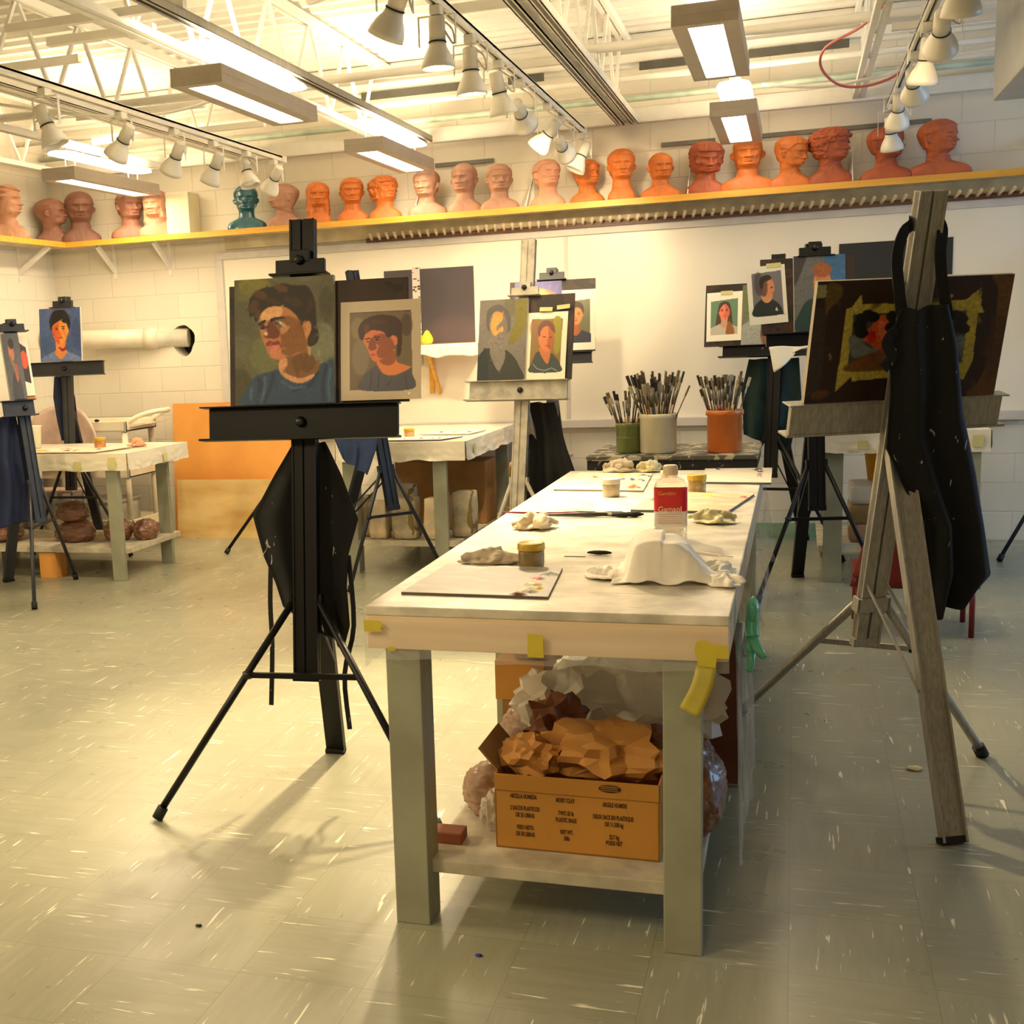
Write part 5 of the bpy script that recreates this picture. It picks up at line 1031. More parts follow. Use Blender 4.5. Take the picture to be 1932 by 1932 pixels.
# white cloth draped over something boxy
def drape(u,v):
    X=(u-.5)*2; Y=(v-.5)*2; w,dp,h=.080,.115,.098
    sx=.115*X+.018*noise.noise(Vector((X*2,Y*2,3)))*abs(X)+.028*max(0,X)**3; sy=.135*Y+.018*noise.noise(Vector((X*2,Y*2,9)))*abs(Y)
    f=lambda t,a,s: 1/(1+math.exp((abs(t)-a)/s))
    top=f(sx+.012*Y,w,.0055+.010*(X>0))*f(sy,dp,.0045 if Y<0 else .012)
    z=h*top*(1-.12*X*X)*(1-.10*max(0,-X-.2))+.013*max(0,noise.noise(Vector((X*3,Y*3,5))))*(1-top)+.006*noise.noise(Vector((X*7,Y*5,2)))*(1-abs(2*top-1)) 
    z+=.010*(1-abs(math.sin(math.atan2(sy,sx)*4+1)))*(1-top)*f(sx,w+.03,.015)*f(sy,dp+.04,.015)
    z+=.016*top*max(0,.35-abs(noise.noise(Vector((X*1.3+4,Y*.9,7)))))-.010*top*max(0,.12-abs(sx+.25*sy-.03))/.12*(X>0)
    return Vector((sx,sy,max(z,0)+.002))
b=MB().grid(drape,90,90); o=b.build('draped_cloth',CLOTHW,solid=.0025); o.location=(-.305,3.06,zt()+.001); o.rotation_euler=(0,0,.06); tag(o,'white cotton cloth draped over a box on the front bench','cloth')
for x,y,rz,l,s in ((-.44,3.02,.5,'crumpled corner of white tissue at the left of the draped cloth',9),(-.185,3.12,-.3,'crumpled white tissue at the right of the draped cloth',10),(-.155,2.96,.2,'small folded tissue at the bench edge by the draped cloth',12)):
    rag('white_tissue',x,y,zt(),(.06,.07,.03),s,CLOTHW,l,rz)
# solvent bottle
t=empty('solvent_bottle','clear solvent bottle with a red label and white cap','bottle',(-.336,3.60,zt()),rz=.10)
W,D=.046,.030
def rrect(w,d,n=32):
    return [(w*math.copysign(abs(math.cos(a))**.42,math.cos(a)),d*math.copysign(abs(math.sin(a))**.42,math.sin(a))) for a in [2*PI*k/n for k in range(n)]]
def loftb(b,secs,n=32):
    rings=[[b.bm.verts.new((x,y,z)) for x,y in (rrect(w,d,n) if k else [(w*math.cos(2*PI*i/n),d*math.sin(2*PI*i/n)) for i in range(n)])] for z,w,d,k in secs]
    for r0,r1 in zip(rings,rings[1:]):
        for i in range(n): f=b.bm.faces.new((r0[i],r0[(i+1)%n],r1[(i+1)%n],r1[i])); f.smooth=True
    b.bm.faces.new(rings[0][::-1]); b.bm.faces.new(rings[-1])
b=MB(); loftb(b,[(0,.040,.025,1),(.003,W,D,1),(.150,W,D,1),(.160,W*.96,D*.96,1),(.170,W*.82,D*.85,1),(.178,.026,.020,0),(.184,.017,.017,0),(.190,.015,.015,0)])
b.build('bottle_body',mat('clear_bottle_plastic',(232,232,226),.06,trans=.9,alpha=.55,var=.02,coat=.4),t)
b=MB(); loftb(b,[(.004,W*.95,D*.93,1),(.052,W*.95,D*.93,1)]); b.build('solvent_liquid',mat('clear_solvent',(222,220,206),.05,trans=.9,alpha=.4,var=.02),t)
b=MB(); b.lathe([(0,.186),(.0195,.186),(.0205,.190),(.0195,.212),(.017,.214),(0,.214)],n=32)
for k in range(24): a_=2*PI*k/24; b.box((.0203*math.cos(a_),.0203*math.sin(a_),.199),(.002,.002,.02),Matrix.Rotation(a_,3,'Z'))
b.build('screw_cap',mat('ivory_cap',(224,204,172),.45,var=.03),t)
b=MB()
lab=[p for p in rrect(W+.0008,D+.0008,64)]
fr=[p for p in lab if p[1]<-.0001 or abs(p[0])>W*.99]
fr=sorted([p for p in lab if p[1]<=.003],key=lambda p:math.atan2(p[1]+.004,p[0]) if True else 0)
fr=[(x,y) for x,y in fr]
for (z0,z1,nm,mm) in ((.084,.150,'red_label',mat('red_label_paper',(196,24,22),.4,var=.03)),(.040,.084,'clear_label',mat('milky_label',(226,214,198),.3,alpha=.55,var=.03))):
    b=MB(); A_=[b.bm.verts.new((x,y,z0)) for x,y in fr]; B2=[b.bm.verts.new((x,y,z1)) for x,y in fr]
    for i in range(len(fr)-1): f=b.bm.faces.new((A_[i],A_[i+1],B2[i+1],B2[i])); f.smooth=True
    lb=b.build(nm,mm,t)
LW=mat('label_print_cream',(240,206,176),.5,var=.02); LO=mat('label_print_orange',(238,150,70),.5,var=.02)
text('Gamsol',.0215,LW,t,(-.002,-D-.0018,.0905),(PI/2,0,0),name='label_lettering',bold=.0002)
text('Gamblin',.0150,LO,t,(-.010,-D-.0018,.136),(PI/2,0,0),name='label_script',bold=.0001)
b=MB()
for k in range(5): b.bb(-.034,.030-.006*(k%2),-D-.0014,-D-.0010,.076-.0065*k,.0775-.0065*k)
b.build('small_print_lines',mat('pink_print',(206,150,140),.5),t)
# brushes and tools on the bench
def brush(x0,y0,x1,y1,z,label,hc,r=.0045,fc=(30,28,28)):
    p=Vector((x0,y0,0));q=Vector((x1,y1,0)); d=(q-p); t=empty('paint_brush',label,'paint brush',(x0,y0,z+r*1.3),group='long brushes on the bench')
    MB().tube([Vector((0,0,0)),d*.1,d*.45,d*.66],[r*.35,r*.6,r*1.2,r*.8],8).build('handle',mat('brush_handle_%d'%hc[0],hc,.3,var=.03,coat=.4),t)
    MB().tube([d*.66,d*.84],[r*.8,r*1.15],8).build('ferrule',mat('brush_ferrule',(150,144,128),.3,metal=.7),t)
    MB().tube([d*.84,d*.93,d],[r*1.15,r*1.4,r*.3],8).build('bristles',mat('brush_bristle_%d'%fc[0],fc,.9),t)
    return t
brush(-.935,4.07,-.49,4.015,zt(),'long red handled brush lying across the bench',(120,22,40),.0065)
brush(-.80,4.005,-.46,4.03,zt(),'dark brush with gold ferrule lying beside the red one',(40,32,30),.007,(24,22,22))
brush(-.83,4.11,-.52,4.085,zt(),'thin dark green brush behind the red one',(34,46,40),.004,(40,60,44))
brush(-.15,3.30,-.36,3.45,zt(),'thin pale brush beside the draped cloth',(206,190,160),.003,(40,36,60))
t=empty('palette_knife','dark handled palette knife left of the draped cloth','palette knife',(-.545,3.30,zt()))
MB().blob((.045,.03,.006),(.035,.008,.006),2).build('handle',RUBBER,t); MB().bb(-.045,.012,-.008,.008,.0005,.0017).build('blade',SILVERM,t)
# plastic sheet over the bench
def skirt(t,name,P0,P1,z0,z1,nrm,m,n=60,amp=.006,ragged=.012,seed=0,lip=.0):
    P0,P1=Vector(P0),Vector(P1); N_=Vector(nrm)
    def fn(u,v):
        p=P0.lerp(P1,u); zz=z0+(z1-z0)*v
        if v>0: zz+=ragged*noise.noise(Vector((u*7,seed,0)))*v
        k=(.25+v)*amp*(noise.noise(Vector((u*9,v*2.5,seed)))+.6*noise.noise(Vector((u*24,v*3,seed+5))))
        return Vector((p.x,p.y,zz))+N_*(.004+abs(k)+lip*v)
    return MB().grid(fn,n,10).build(name,m,t,True)
t=empty('plastic_sheet','thin clear plastic sheet taped over the front bench','plastic sheet',(-.53,4.0,BT))
def film(u,v):
    x=-.935+.812*u; y=2.622+2.78*v; 
    return Vector((x,y,BT+.0003))
skirt(t,'side_skirt',(-.125,2.62,0),(-.125,5.40,0),BT+.002,.66,(1,0,0),CLEAR,90,.012,.03,1,.012)
skirt(t,'front_skirt',(-.932,2.625,0),(-.125,2.625,0),BT-.03,.655,(0,-1,0),CLEARM if False else CLEAR,70,.004,.012,2)
skirt(t,'left_skirt',(-.932,2.625,0),(-.932,5.40,0),BT-.01,.63,(-1,0,0),CLEAR,70,.006,.02,3)
skirt(t,'corner_flap',(-.118,2.64,0),(-.112,3.35,0),.70,.22,(1,0,0),CLEAR,50,.016,.06,4,.01)
skirt(t,'end_flap',(-.118,3.45,0),(-.11,5.3,0),.70,.50,(1,0,0),CLEAR,50,.02,.05,5,.02)
def tapep(pts,y=2.610,m=TAPE,name='tape_strip'):
    b=MB(); b.prism(pts,y,y+.0012); return b.build(name,m,t,True)
tapep([(-.931,.747),(-.893,.746),(-.885,.738),(-.892,.728),(-.887,.721),(-.931,.720)]); tapep([(-.876,.686),(-.858,.686),(-.858,.677),(-.876,.677)])
tapep([(-.551,.728),(-.517,.725),(-.516,.675),(-.552,.675)])
tapep([(-.126,.717),(-.16,.720),(-.176,.729),(-.190,.725),(-.196,.708),(-.188,.69),(-.19,.672),(-.152,.668),(-.15,.69),(-.126,.690)],2.607)
b=MB()
def fl(u,v): a=Vector((-.192,2.604,.672)).lerp(Vector((-.150,2.604,.668)),u); c_=Vector((-.222,2.59,.585)).lerp(Vector((-.182,2.585,.565)),u); return a.lerp(c_,v)+Vector((.004*math.sin(v*4),-.008*math.sin(v*PI),0))
b.grid(fl,4,10).build('tape_strip',mat('tape_shadow_side',(206,190,74),.5,alpha=.92),t,True,solid=.0008)
# green glove hanging from the side
GL=mat('green_nitrile_glove',(96,190,150),.3,var=.1,coat=.3)
b=MB(); b.blob((-.088,2.93,.722),(.016,.03,.034),3,.12,2,1); b.tube(cat([Vector(q) for q in ((-.088,2.93,.72),(-.09,2.92,.69),(-.088,2.91,.665))]),[.015]*11,12)
b.tube([(-.088,2.91,.665),(-.075,2.88,.645),(-.060,2.86,.630)],[.013,.010,.006],10); b.tube([(-.088,2.915,.66),(-.082,2.905,.64),(-.066,2.89,.622)],[.011,.008,.005],10); b.tube([(-.09,2.91,.63),(-.092,2.91,.60),(-.095,2.90,.585)],[.009,.010,.006],10); b.tube([(-.088,2.91,.665),(-.094,2.91,.64),(-.09,2.91,.625)],[.012,.009,.008],10)
solo(b,'rubber_glove',GL,'green rubber glove hanging at the right side of the front bench','glove',origin=(-.088,2.91,.66))

# ---------------------------------------------------------------- under the front bench
SZ=.1507
t=empty('clay_box','open cardboard clay box printed in three languages under the front bench','cardboard box',(-.49,2.90,SZ),rz=-.01)
bx0,bx1,by0,by1,bh=-.185,.205,-.12,.16,.186
MB().bb(bx0,bx1,by0,by0+.004,0,bh).bb(bx0,bx1,by1-.004,by1,0,bh).bb(bx0,bx0+.004,by0,by1,0,bh).bb(bx1-.004,bx1,by0,by1,0,bh).bb(bx0,bx1,by0,by1,0,.004).build('box_body',CARDB,t)
MB().box(((bx0+bx1)/2,by0-.004,bh-.018),(bx1-bx0-.002,.004,.040),Matrix.Rotation(.10,3,'X')).build('front_flap',CARDB,t)
MB().box((bx0-.020,.0,bh+.028),(.004,.2,.07),Matrix.Rotation(-.7,3,'Y')).build('side_flap',CARDB2,t)
INK=mat('box_print_ink',(84,54,24),.8,var=.05)
for body,x,z in (('ARCILLA HUMEDA',-.115,.142),('2 SACOS PLASTICOS',-.112,.112),('DE 25 LIBRAS',-.112,.095),('PESO NETO',-.112,.064),('DE 50 LIBRAS',-.112,.047),('MOIST CLAY',-.014,.140),('TWO 25 lb',-.013,.108),('PLASTIC BAGS',-.013,.091),('NET WT.',-.012,.061),('50lb',-.012,.045),('ARGILE HUMIDE',.102,.138),('DEUX SACS EN PLASTIQUE',.098,.107),('DE 11.338 kg',.100,.090),('22.7 kg',.100,.059),('POIDS NET',.100,.044)):
    text(body,.0150,INK,t,(x,by0-.0012,z-.008),(PI/2,0,0),sx=.52,bold=.00035)
b=MB(); b.lathe([(0,-.0005),(.026,-.0005),(.026,.0005),(0,.0005)],n=28,M=Matrix.Translation((.092,by0-.0085,bh-.013))@Matrix.Rotation(PI/2+.1,4,'X')@Matrix.Diagonal((1,.36,1,1))); lg=b.build('printed_logo',INK,t)
b=MB(); 
for k in (-1,0,1): b.bb(.072,.112,by0-.0102,by0-.0096,bh-.0137+k*.0045,bh-.0125+k*.0045)
b.build('logo_stripes',CARDB,t)
def paperbag(x,y,z,sz,seed,m,label,name='paper_bag',rot=0,cat_='paper bag',amp=.30,fr=1.7,flat=.75,ridge=True):
    b=MB().blob((0,0,sz[2]*flat),sz,5,amp,fr,seed,rot,ridge,flat,wr=.05 if ridge else .14); o=b.build(name,m); o.location=(x,y,z); md=o.modifiers.new('facets','DECIMATE'); md.ratio=.09 if ridge else .5
    if ridge: es=o.modifiers.new('creases','EDGE_SPLIT'); es.split_angle=math.radians(24)
    for p in o.data.polygons: p.use_smooth=True
    return tag(o,label,cat_,'bags and lumps under the front bench')
ZB=SZ+.186
paperbag(-.42,2.90,ZB-.02,(.135,.075,.072),3,KRAFT,'large crumpled kraft paper bag in the clay box',amp=.42,fr=1.3)
paperbag(-.605,2.87,ZB-.02,(.07,.06,.05),5,KRAFT,'small kraft paper wad at the left rim of the clay box')
paperbag(-.56,3.0,ZB+.0,(.075,.06,.075),7,KRAFTD,'dark brown paper bag at the back of the clay box',amp=.4)
paperbag(-.32,2.96,ZB-.02,(.08,.06,.055),9,KRAFTD,'rust brown paper wad at the right of the clay box')
t=paperbag(-.375,3.22,ZB-.03,(.20,.11,.13),11,CLEARM,'milky plastic bag heaped behind the clay box','plastic_bag',cat_='plastic bag',amp=.3)
paperbag(-.56,3.20,ZB-.03,(.14,.09,.11),12,CLEARM,'milky plastic bag leaning over the dark paper bag','plastic_bag',cat_='plastic bag',amp=.3)
paperbag(-.745,3.02,SZ,(.065,.085,.072),13,CLAYP,'pale wrapped clay lump at the left under the bench','clay_lump',cat_='clay',amp=.18,ridge=False)
paperbag(-.70,3.30,SZ+.06,(.07,.08,.085),14,CLAYP,'wrapped clay lump behind the pale one at the left','clay_lump',cat_='clay',amp=.2,ridge=False)
paperbag(-.705,2.90,SZ,(.036,.035,.055),15,CLEARM,'little plastic wrapped packet touching the clay box','plastic_packet',cat_='plastic bag',amp=.2)
paperbag(-.21,3.05,SZ,(.055,.12,.11),16,CLAYB,'reddish bagged clay lump behind the right front leg','clay_lump',cat_='clay',amp=.16,ridge=False)
solo(MB().bb(-.04,.04,-.03,.03,0,.028,.004),'clay_slab',mat('red_clay_slab',(150,84,50),.7),'small red clay slab on the shelf beside the left leg','clay',mtx=Matrix.Translation((-.80,2.80,SZ)))
solo(MB().bb(-.06,.06,-.1,.1,0,.145,.002),'cardboard_box',CARDB2,'cardboard box stacked low at the left behind the clay lumps','cardboard box','cardboard boxes under the front bench',mtx=Matrix.Translation((-.765,3.62,SZ)))
solo(MB().bb(-.075,.075,-.1,.1,0,.12,.002),'cardboard_box',CARDB,'brown cardboard box standing on the low one','cardboard box','cardboard boxes under the front bench',mtx=Matrix.Translation((-.77,3.62,SZ+.146)))
solo(MB().bb(-.075,.075,-.09,.09,0,.11,.02),'cardboard_box',CARDB2,'round cornered brown box topmost under the bench','cardboard box','cardboard boxes under the front bench',mtx=Matrix.Translation((-.72,3.62,SZ+.2675)))
t=empty('cardboard_box','tall dark brown carton behind the right front leg','cardboard box',(-.195,3.45,.30),group='cardboard boxes under the front bench')
MB().bb(-.045,.06,-.12,.12,-.149,.245,.003).build('carton_body',mat('dark_carton',(104,58,34),.7),t); MB().bb(-.02,.02,-.1215,-.1203,.19,.215).build('carton_label',CARDB,t)

# ---------------------------------------------------------------- stool with brush pots
t=empty('paint_stained_stand','low black stand with a paint crusted top carrying three brush pots','stand',(-.57,6.45,0))
TOPM=spatter('crusted_grey_top',(92,88,78),(176,166,140),10,.52,.7)
MB().bb(-.98,-.165,6.12,6.78,.745,.766,.004).build('stand_top',TOPM,t,True); MB().bb(-.975,-.17,6.125,6.775,.70,.745,.003).build('stand_rim',spatter('black_rim_flecked',(24,24,26),(150,140,110),24,.66),t,True)
MB().bb(-.94,-.20,6.16,6.74,.50,.70).build('stand_cabinet',BLACKM,t,True)
for x in (-.95,-.21):
    for y in (6.15,6.72): MB().bb(x-.02,x+.02,y-.02,y+.02,0,.70,.003).build('leg',BENCHG,t,True)
def pot(x,y,z,r,h,m,label,nb,seed,flare=1.04,rib=False,spread=.45,bl=.20):
    t=empty('brush_pot',label,'pot',(x,y,z),group='brush pots on the black stand')
    b=MB(); b.lathe([(0,0),(r*.95,0),(r,.006),(r,h*.86),(r*flare,h*.88),(r*flare*1.01,h*.97),(r*flare*.98,h),(r*.90,h),(r*.90,h*.2),(0,h*.2)],n=44); b.build('pot_body',m,t)
    if rib:
        for k in range(5): MB().lathe([(r*1.0,h*.5+k*.008),(r*1.02,h*.5+.003+k*.008),(r*1.0,h*.5+.006+k*.008)],n=36).build('ribbing',m,t) if k==0 else None
    rs=random.Random(seed); gname=label.split(' pot')[0]+' pot'
    for k in range(nb):
        a=rs.uniform(0,2*PI); rr=r*.82*math.sqrt(rs.random()); ba=Vector((rr*.45*math.cos(a),rr*.45*math.sin(a),h*.22))
        L_=bl*rs.uniform(.75,1.12)+h*.5; top=Vector((rr*(1+spread*1.5)*math.cos(a),rr*(1+spread*1.5)*math.sin(a),h*.25+L_))
        w=rs.uniform(.0035,.0065); hc=rs.choice([(196,168,110),(120,78,44),(60,40,30),(206,186,140),(90,30,30),(40,44,40),(150,120,60),(214,200,170)])
        e=empty('paint_brush','temp','paint brush',(0,0,0)) if False else bpy.data.objects.new('paint_brush',None)
        C.objects.link(e); M_=Matrix.Translation(Vector((x,y,z))+ba); e.matrix_world=M_; XF[e]=M_; e.empty_display_size=.02
        d=top-ba; fl=rs.random()<.6
        MB().tube([Vector((0,0,0)),d*.40,d*.62],[w*.6,w*.95,w*.65],6).build('handle',mat('brush_handle_%d'%hc[0],hc,.4,var=.1),e)
        MB().tube([d*.62,d*.86],[w*.7,w*1.05],6).build('ferrule',mat('brush_ferrule',(150,144,128)),e)
        bc=rs.choice([(64,52,40),(92,76,52),(150,130,96),(44,42,42),(176,164,138),(112,98,70)])
        q=d.normalized(); up=Vector((math.cos(a+1),math.sin(a+1),0))
        MB().bar(d*.85,d*rs.uniform(.97,1.04),w*(3.0 if fl else 1.9),w*(1.1 if fl else 1.7),up,.0008).build('bristles',mat('bristle_%d'%bc[0],bc,.9),e)
        e['label']=label.split(' pot')[0].replace('pot','')+' '+'pot brush'; e['label']='used paint brush standing with many others in the '+gname; e['category']='paint brush'; e['group']='brushes in the '+gname
    return t
pot(-.795,6.33,.767,.0625,.150,mat('olive_green_glaze',(112,124,64),.25,var=.05,coat=.4),'small olive green pot with ribs',22,1,1.06,True,.95,.19)
pot(-.648,6.31,.767,.0900,.195,mat('cream_stoneware',(214,206,176),.25,var=.04,coat=.4),'large cream pot crammed with brushes',62,2,1.04,False,.80,.225)
pot(-.330,6.31,.767,.0830,.205,mat('orange_terracotta_glaze',(206,110,38),.3,var=.06,coat=.3),'orange terracotta pot with brushes',50,3,1.08,False,.62,.205)

# ---------------------------------------------------------------- left bench
def sheet_on(label,x0,x1,y0,y1,z,tapes,drop=.10,seed=0):
    t=empty('plastic_sheet',label,'plastic sheet',((x0+x1)/2,(y0+y1)/2,z),group='bench covering sheets')
    m=mat('white_covering_plastic',(238,230,208),.3,var=.05,coat=.2,scale=4)
    b=MB(); b.grid(lambda u,v: Vector((x0-.004+(x1-x0+.008)*u,y0-.004+(y1-y0+.008)*v,z+.0035+.002*noise.noise(Vector((u*8,v*6,seed))))),40,24); b.build('top_film',m,t,True)
    for nm,A_,B_2,N_ in (('front_skirt',(x0,y0,0),(x1,y0,0),(0,-1,0)),('side_skirt',(x1,y0,0),(x1,y1,0),(1,0,0)),('left_skirt',(x0,y0,0),(x0,y1,0),(-1,0,0))): skirt(t,nm,A_,B_2,z+.004,z-drop,N_,m,60,.012,.012,seed,.004)
    for (p0,p1,n_) in tapes:
        b=MB(); b.bar(p0,p1,.05,.0015,n_); b.build('tape_strip',TAPEB,t,True)
    return t
sheet_on('white plastic sheet with tape strips over the left bench',-5.20,-3.77,6.50,7.28,.777,[((-4.10,6.478,.735),(-4.10,6.478,.682),(0,1,0)),((-3.86,6.478,.76),(-3.86,6.478,.69),(0,1,0)),((-4.62,6.478,.735),(-4.62,6.478,.68),(0,1,0)),((-3.752,6.95,.74),(-3.752,6.95,.69),(1,0,0))],.098,3)
sheet_on('white plastic sheet with a tape patch over the right bench',.06,.93,6.90,7.85,.80,[((.33,6.878,.76),(.33,6.878,.715),(0,1,0)),((.87,6.878,.78),(.87,6.878,.72),(0,1,0))],.105,5)
sheet_on('creased white plastic sheet over the brightly lit bench',-2.58,-1.79,6.88,8.26,.785,[((-1.775,7.05,.76),(-1.775,7.05,.71),(1,0,0))],.105,8)
palette('paint_palette','large palette with orange smears on the left bench',[(-4.60,6.55),(-4.0,6.53),(-3.93,6.86),(-4.45,6.9)],.7836,.006,(150,120,100),[(.3,.6,.06,(226,120,50)),(.5,.3,.03,(60,50,60)),(.62,.3,.03,(50,46,60)),(.15,.3,.08,(226,170,70)),(.8,.5,.03,(80,60,60))],(232,218,196),6,[(236,200,150),(240,226,206),(226,150,110)])
palette('paint_palette','white palette with a row of paint dabs at the front of the lit bench',[(-2.34,6.93),(-1.95,6.93),(-1.87,7.14),(-2.28,7.16)],.7915,.006,(80,66,60),[(.15,.3,.05,(236,216,60)),(.35,.25,.03,(206,120,110)),(.5,.25,.03,(60,50,60)),(.62,.25,.03,(50,56,90)),(.75,.3,.04,(56,66,66)),(.88,.3,.03,(50,50,50))],(244,236,214),7,[(246,238,220),(240,226,200)])
palette('paint_palette','second pale palette at the back of the lit bench',[(-2.2,7.35),(-1.88,7.33),(-1.84,7.62),(-2.14,7.64)],.7915,.006,(190,180,160),[(.3,.4,.05,(206,70,60)),(.55,.4,.06,(240,220,90)),(.85,.4,.04,(70,64,50))],(244,236,214),8,[(246,238,220),(236,206,160)])
t=empty('paper_cup','tall paper cup printed with green leaves on the left bench','cup',(-4.70,6.95,.7836))
b=MB(); b.lathe([(0,0),(.038,0),(.050,.138),(.053,.140),(.053,.145),(.048,.144),(.037,.006),(0,.006)],n=36); b.build('cup_wall',mat('milky_cup',(234,230,206),.3,alpha=.9,var=.03),t)
b=MB(); b.lathe([(.0435,.07),(.0455,.088)],n=36); b.build('green_band',mat('leaf_green',(176,196,90),.5),t); 
b=MB()
for k in range(4): b.bb(-.02,.02,-.0495,-.0488,.055+.018*k,.059+.018*k)
b.build('printed_lines',mat('cup_print_green',(90,120,80),.5),t)
for x,y,sz,sd,l in ((-4.34,6.78,(.125,.10,.075),21,'brown plastic bag of clay, lower one of the stacked pair under the left bench'),(-4.35,6.78,(.105,.08,.065),22,'brown plastic bag of clay on top of another under the left bench'),(-4.07,6.85,(.085,.09,.075),23,'brown clay bag left of the leg under the left bench'),(-3.90,6.9,(.075,.09,.068),24,'wrinkled clay bag right of the leg under the left bench'),(-4.9,6.75,(.16,.12,.06),25,'brown clay bag at the far left of the lower shelf')):
    z=.2007+(.135 if sd==22 else 0); b=MB().blob((0,0,sz[2]*.8),sz,5,.12,2.6,sd,0,False,.8,wr=.16); o=b.build('clay_bag',CLAYB); o.location=(x,y,z); tag(o,l,'clay bag','brown clay bags under the left bench')
solo(MB().bb(-.16,.16,-.14,.14,0,.004),'paper_sheet',mat('white_paper',(236,226,204),.7),'white paper sheet lying on the lower shelf of the left bench','paper',mtx=Matrix.Translation((-4.55,6.72,.2007)))
solo(MB().bb(-.06,.06,-.06,.06,0,.16,.003),'wooden_block',PLY,'orange wooden block standing under the left bench','wood block',mtx=Matrix.Translation((-4.42,6.62,0)))
# utility cart
t=empty('utility_cart','beige plastic utility cart with a curved handle behind the left bench','cart',(-4.88,8.0,0))
def tray_(z,h):
    b=MB(); x0,x1,y0,y1=-5.30,-4.43,7.66,8.10; b.bb(x0,x1,y0,y1,z,z+.015,.004)
    for q in ((x0,x1,y0,y0+.02),(x0,x1,y1-.02,y1),(x0,x0+.02,y0,y1),(x1-.02,x1,y0,y1)): b.bb(*q,z,z+h,.004)
    return b
tray_(.825,.075).build('cart_tray',CART,t,True); tray_(.50,.07).build('cart_tray',CART,t,True); tray_(.12,.08).build('cart_tray',CART,t,True)
for x in (-5.27,-4.46):
    for y in (7.69,8.07): MB().tube([(x,y,.13),(x,y,.84)],.022,14).build('post',CART,t,True)
MB().tube(cat([Vector(q) for q in ((-4.44,7.72,.89),(-4.36,7.74,.93),(-4.27,7.78,.955),(-4.23,7.88,.96),(-4.27,8.0,.955),(-4.36,8.06,.93),(-4.44,8.07,.89))]),.017,12).build('handle',CART,t,True)
MB().bar((-4.44,7.88,.86),(-4.3,7.88,.88),.34,.014,(0,0,1)).build('handle_shelf',CART,t,True)
for x in (-5.25,-4.47):
    for y in (7.69,8.06):
        c=MB().lathe([(0,-.016),(.05,-.016),(.056,-.01),(.056,.01),(.05,.016),(0,.016)],n=24,M=Matrix.Translation((x,y,.0565))@Matrix.Rotation(PI/2,4,'X')).build('caster_wheel',RUBBER,t,True)
        MB().bb(x-.012,x+.012,y-.024,y+.024,.05,.125,.002).build('caster_fork',SILVERM,c,False) if False else None
t=empty('storage_tote','translucent lidded storage tote on the cart bottom tray','storage tote',(-4.82,7.86,.1365))
MB().rbox((0,0,.09),(.50,.34,.18),1,.002,4,3,0,-.05).build('tote_body',CLEARM,t); MB().bb(-.27,.27,-.185,.185,.181,.2,.006).build('tote_lid',mat('tote_lid',(206,204,196),.35,alpha=.85),t)
solo(MB().bb(-.3,.3,-.15,.15,0,.20,.004),'cardboard_box',mat('yellow_carton',(206,164,86),.7),'yellow brown carton on the middle tray of the cart','cardboard box',mtx=Matrix.Translation((-4.82,7.88,.516)))
for k,(x,l) in enumerate(((-4.9,'dark stub lying on the cart top, left'),(-4.76,'dark stub lying on the cart top, middle'),(-4.66,'dark stub lying on the cart top, right'))): solo(MB().blob((0,0,.008),(.02,.012,.01),2,.2,3,k),'modelling_tool_stub',RUBBER,l,'tool','dark stubs on the cart',mtx=Matrix.Translation((x,7.667,.9005)))
t=empty('plywood_sheet','orange plywood sheet leaning on the wall beside the cart','plywood sheet',(-3.9,8.28,0)); 
MB().box((-3.86,8.262,.49),(1.06,.018,.985),Matrix.Rotation(-.09,3,'X')).build('orange_panel',PLY,t,True)
o=solo(MB().box((-3.80,8.145,.214),(1.05,.012,.43),Matrix.Rotation(-.10,3,'X')),'plywood_sheet',PLYL,'low pale plywood sheet leaning in front of the orange one','plywood sheet',origin=(-3.8,8.15,0))
# pinkish chair behind the left easel
t=empty('moulded_chair','pale pink moulded chair behind the left bench','chair',(-4.95,7.46,0))
PKM=mat('pale_pink_plastic',(226,196,178),.4)
MB().grid(lambda u,v: Vector((-4.93+(u-.5)*.60,7.57+.07*(1-(2*u-1)**2)*1+.02*v,.56+.46*v*(1-.45*abs(2*u-1)**3))),20,12).build('backrest',PKM,t,True,solid=.012)
MB().bb(-5.14,-4.76,7.44,7.63,.42,.445,.01).build('seat',PKM,t,True)
for x in (-5.12,-4.78):
    for y in (7.46,7.61): MB().tube([(x,y,0),(x,y,.42 if y<7.5 else .60)],.011,10).build('leg',CREAMM,t,True)

# ---------------------------------------------------------------- under and behind the lit bench
PL=mat('stained_plaster',(226,204,170),.75,var=.16,scale=9,bump=.3); PLD=spatter('mottled_plaster_stone',(196,184,156),(120,104,60),5,.52,.85)
ZM=.2007
def pblock(x,y,sx,sy,sz,m,label,seed,z=ZM,rz=0,name='plaster_block'):
    o=MB().rbox((0,0,sz/2),(sx,sy,sz),seed,.010,9,5,rz,.04).build(name,m); o.location=(x,y,z+.004); return tag(o,label,'plaster block','plaster blocks under the lit bench')
pblock(-2.37,7.02,.11,.1,.22,PL,'tall cream plaster block with a pink stripe under the lit bench',31)
pblock(-2.20,7.02,.15,.12,.245,PLD,'mottled green grey stone block under the lit bench',32)
pblock(-2.02,7.0,.11,.1,.25,PL,'cream plaster block directly left of the bench leg',33)
pblock(-1.86,7.10,.13,.12,.27,PLD,'grey plaster block right of the bench leg',34)
pblock(-2.30,7.28,.16,.1,.30,PLD,'grey stone slab standing behind the mottled block',35)
pblock(-2.48,7.10,.09,.1,.24,PLD,'dark rough lump at the left end of the lower shelf',36,rz=.3)
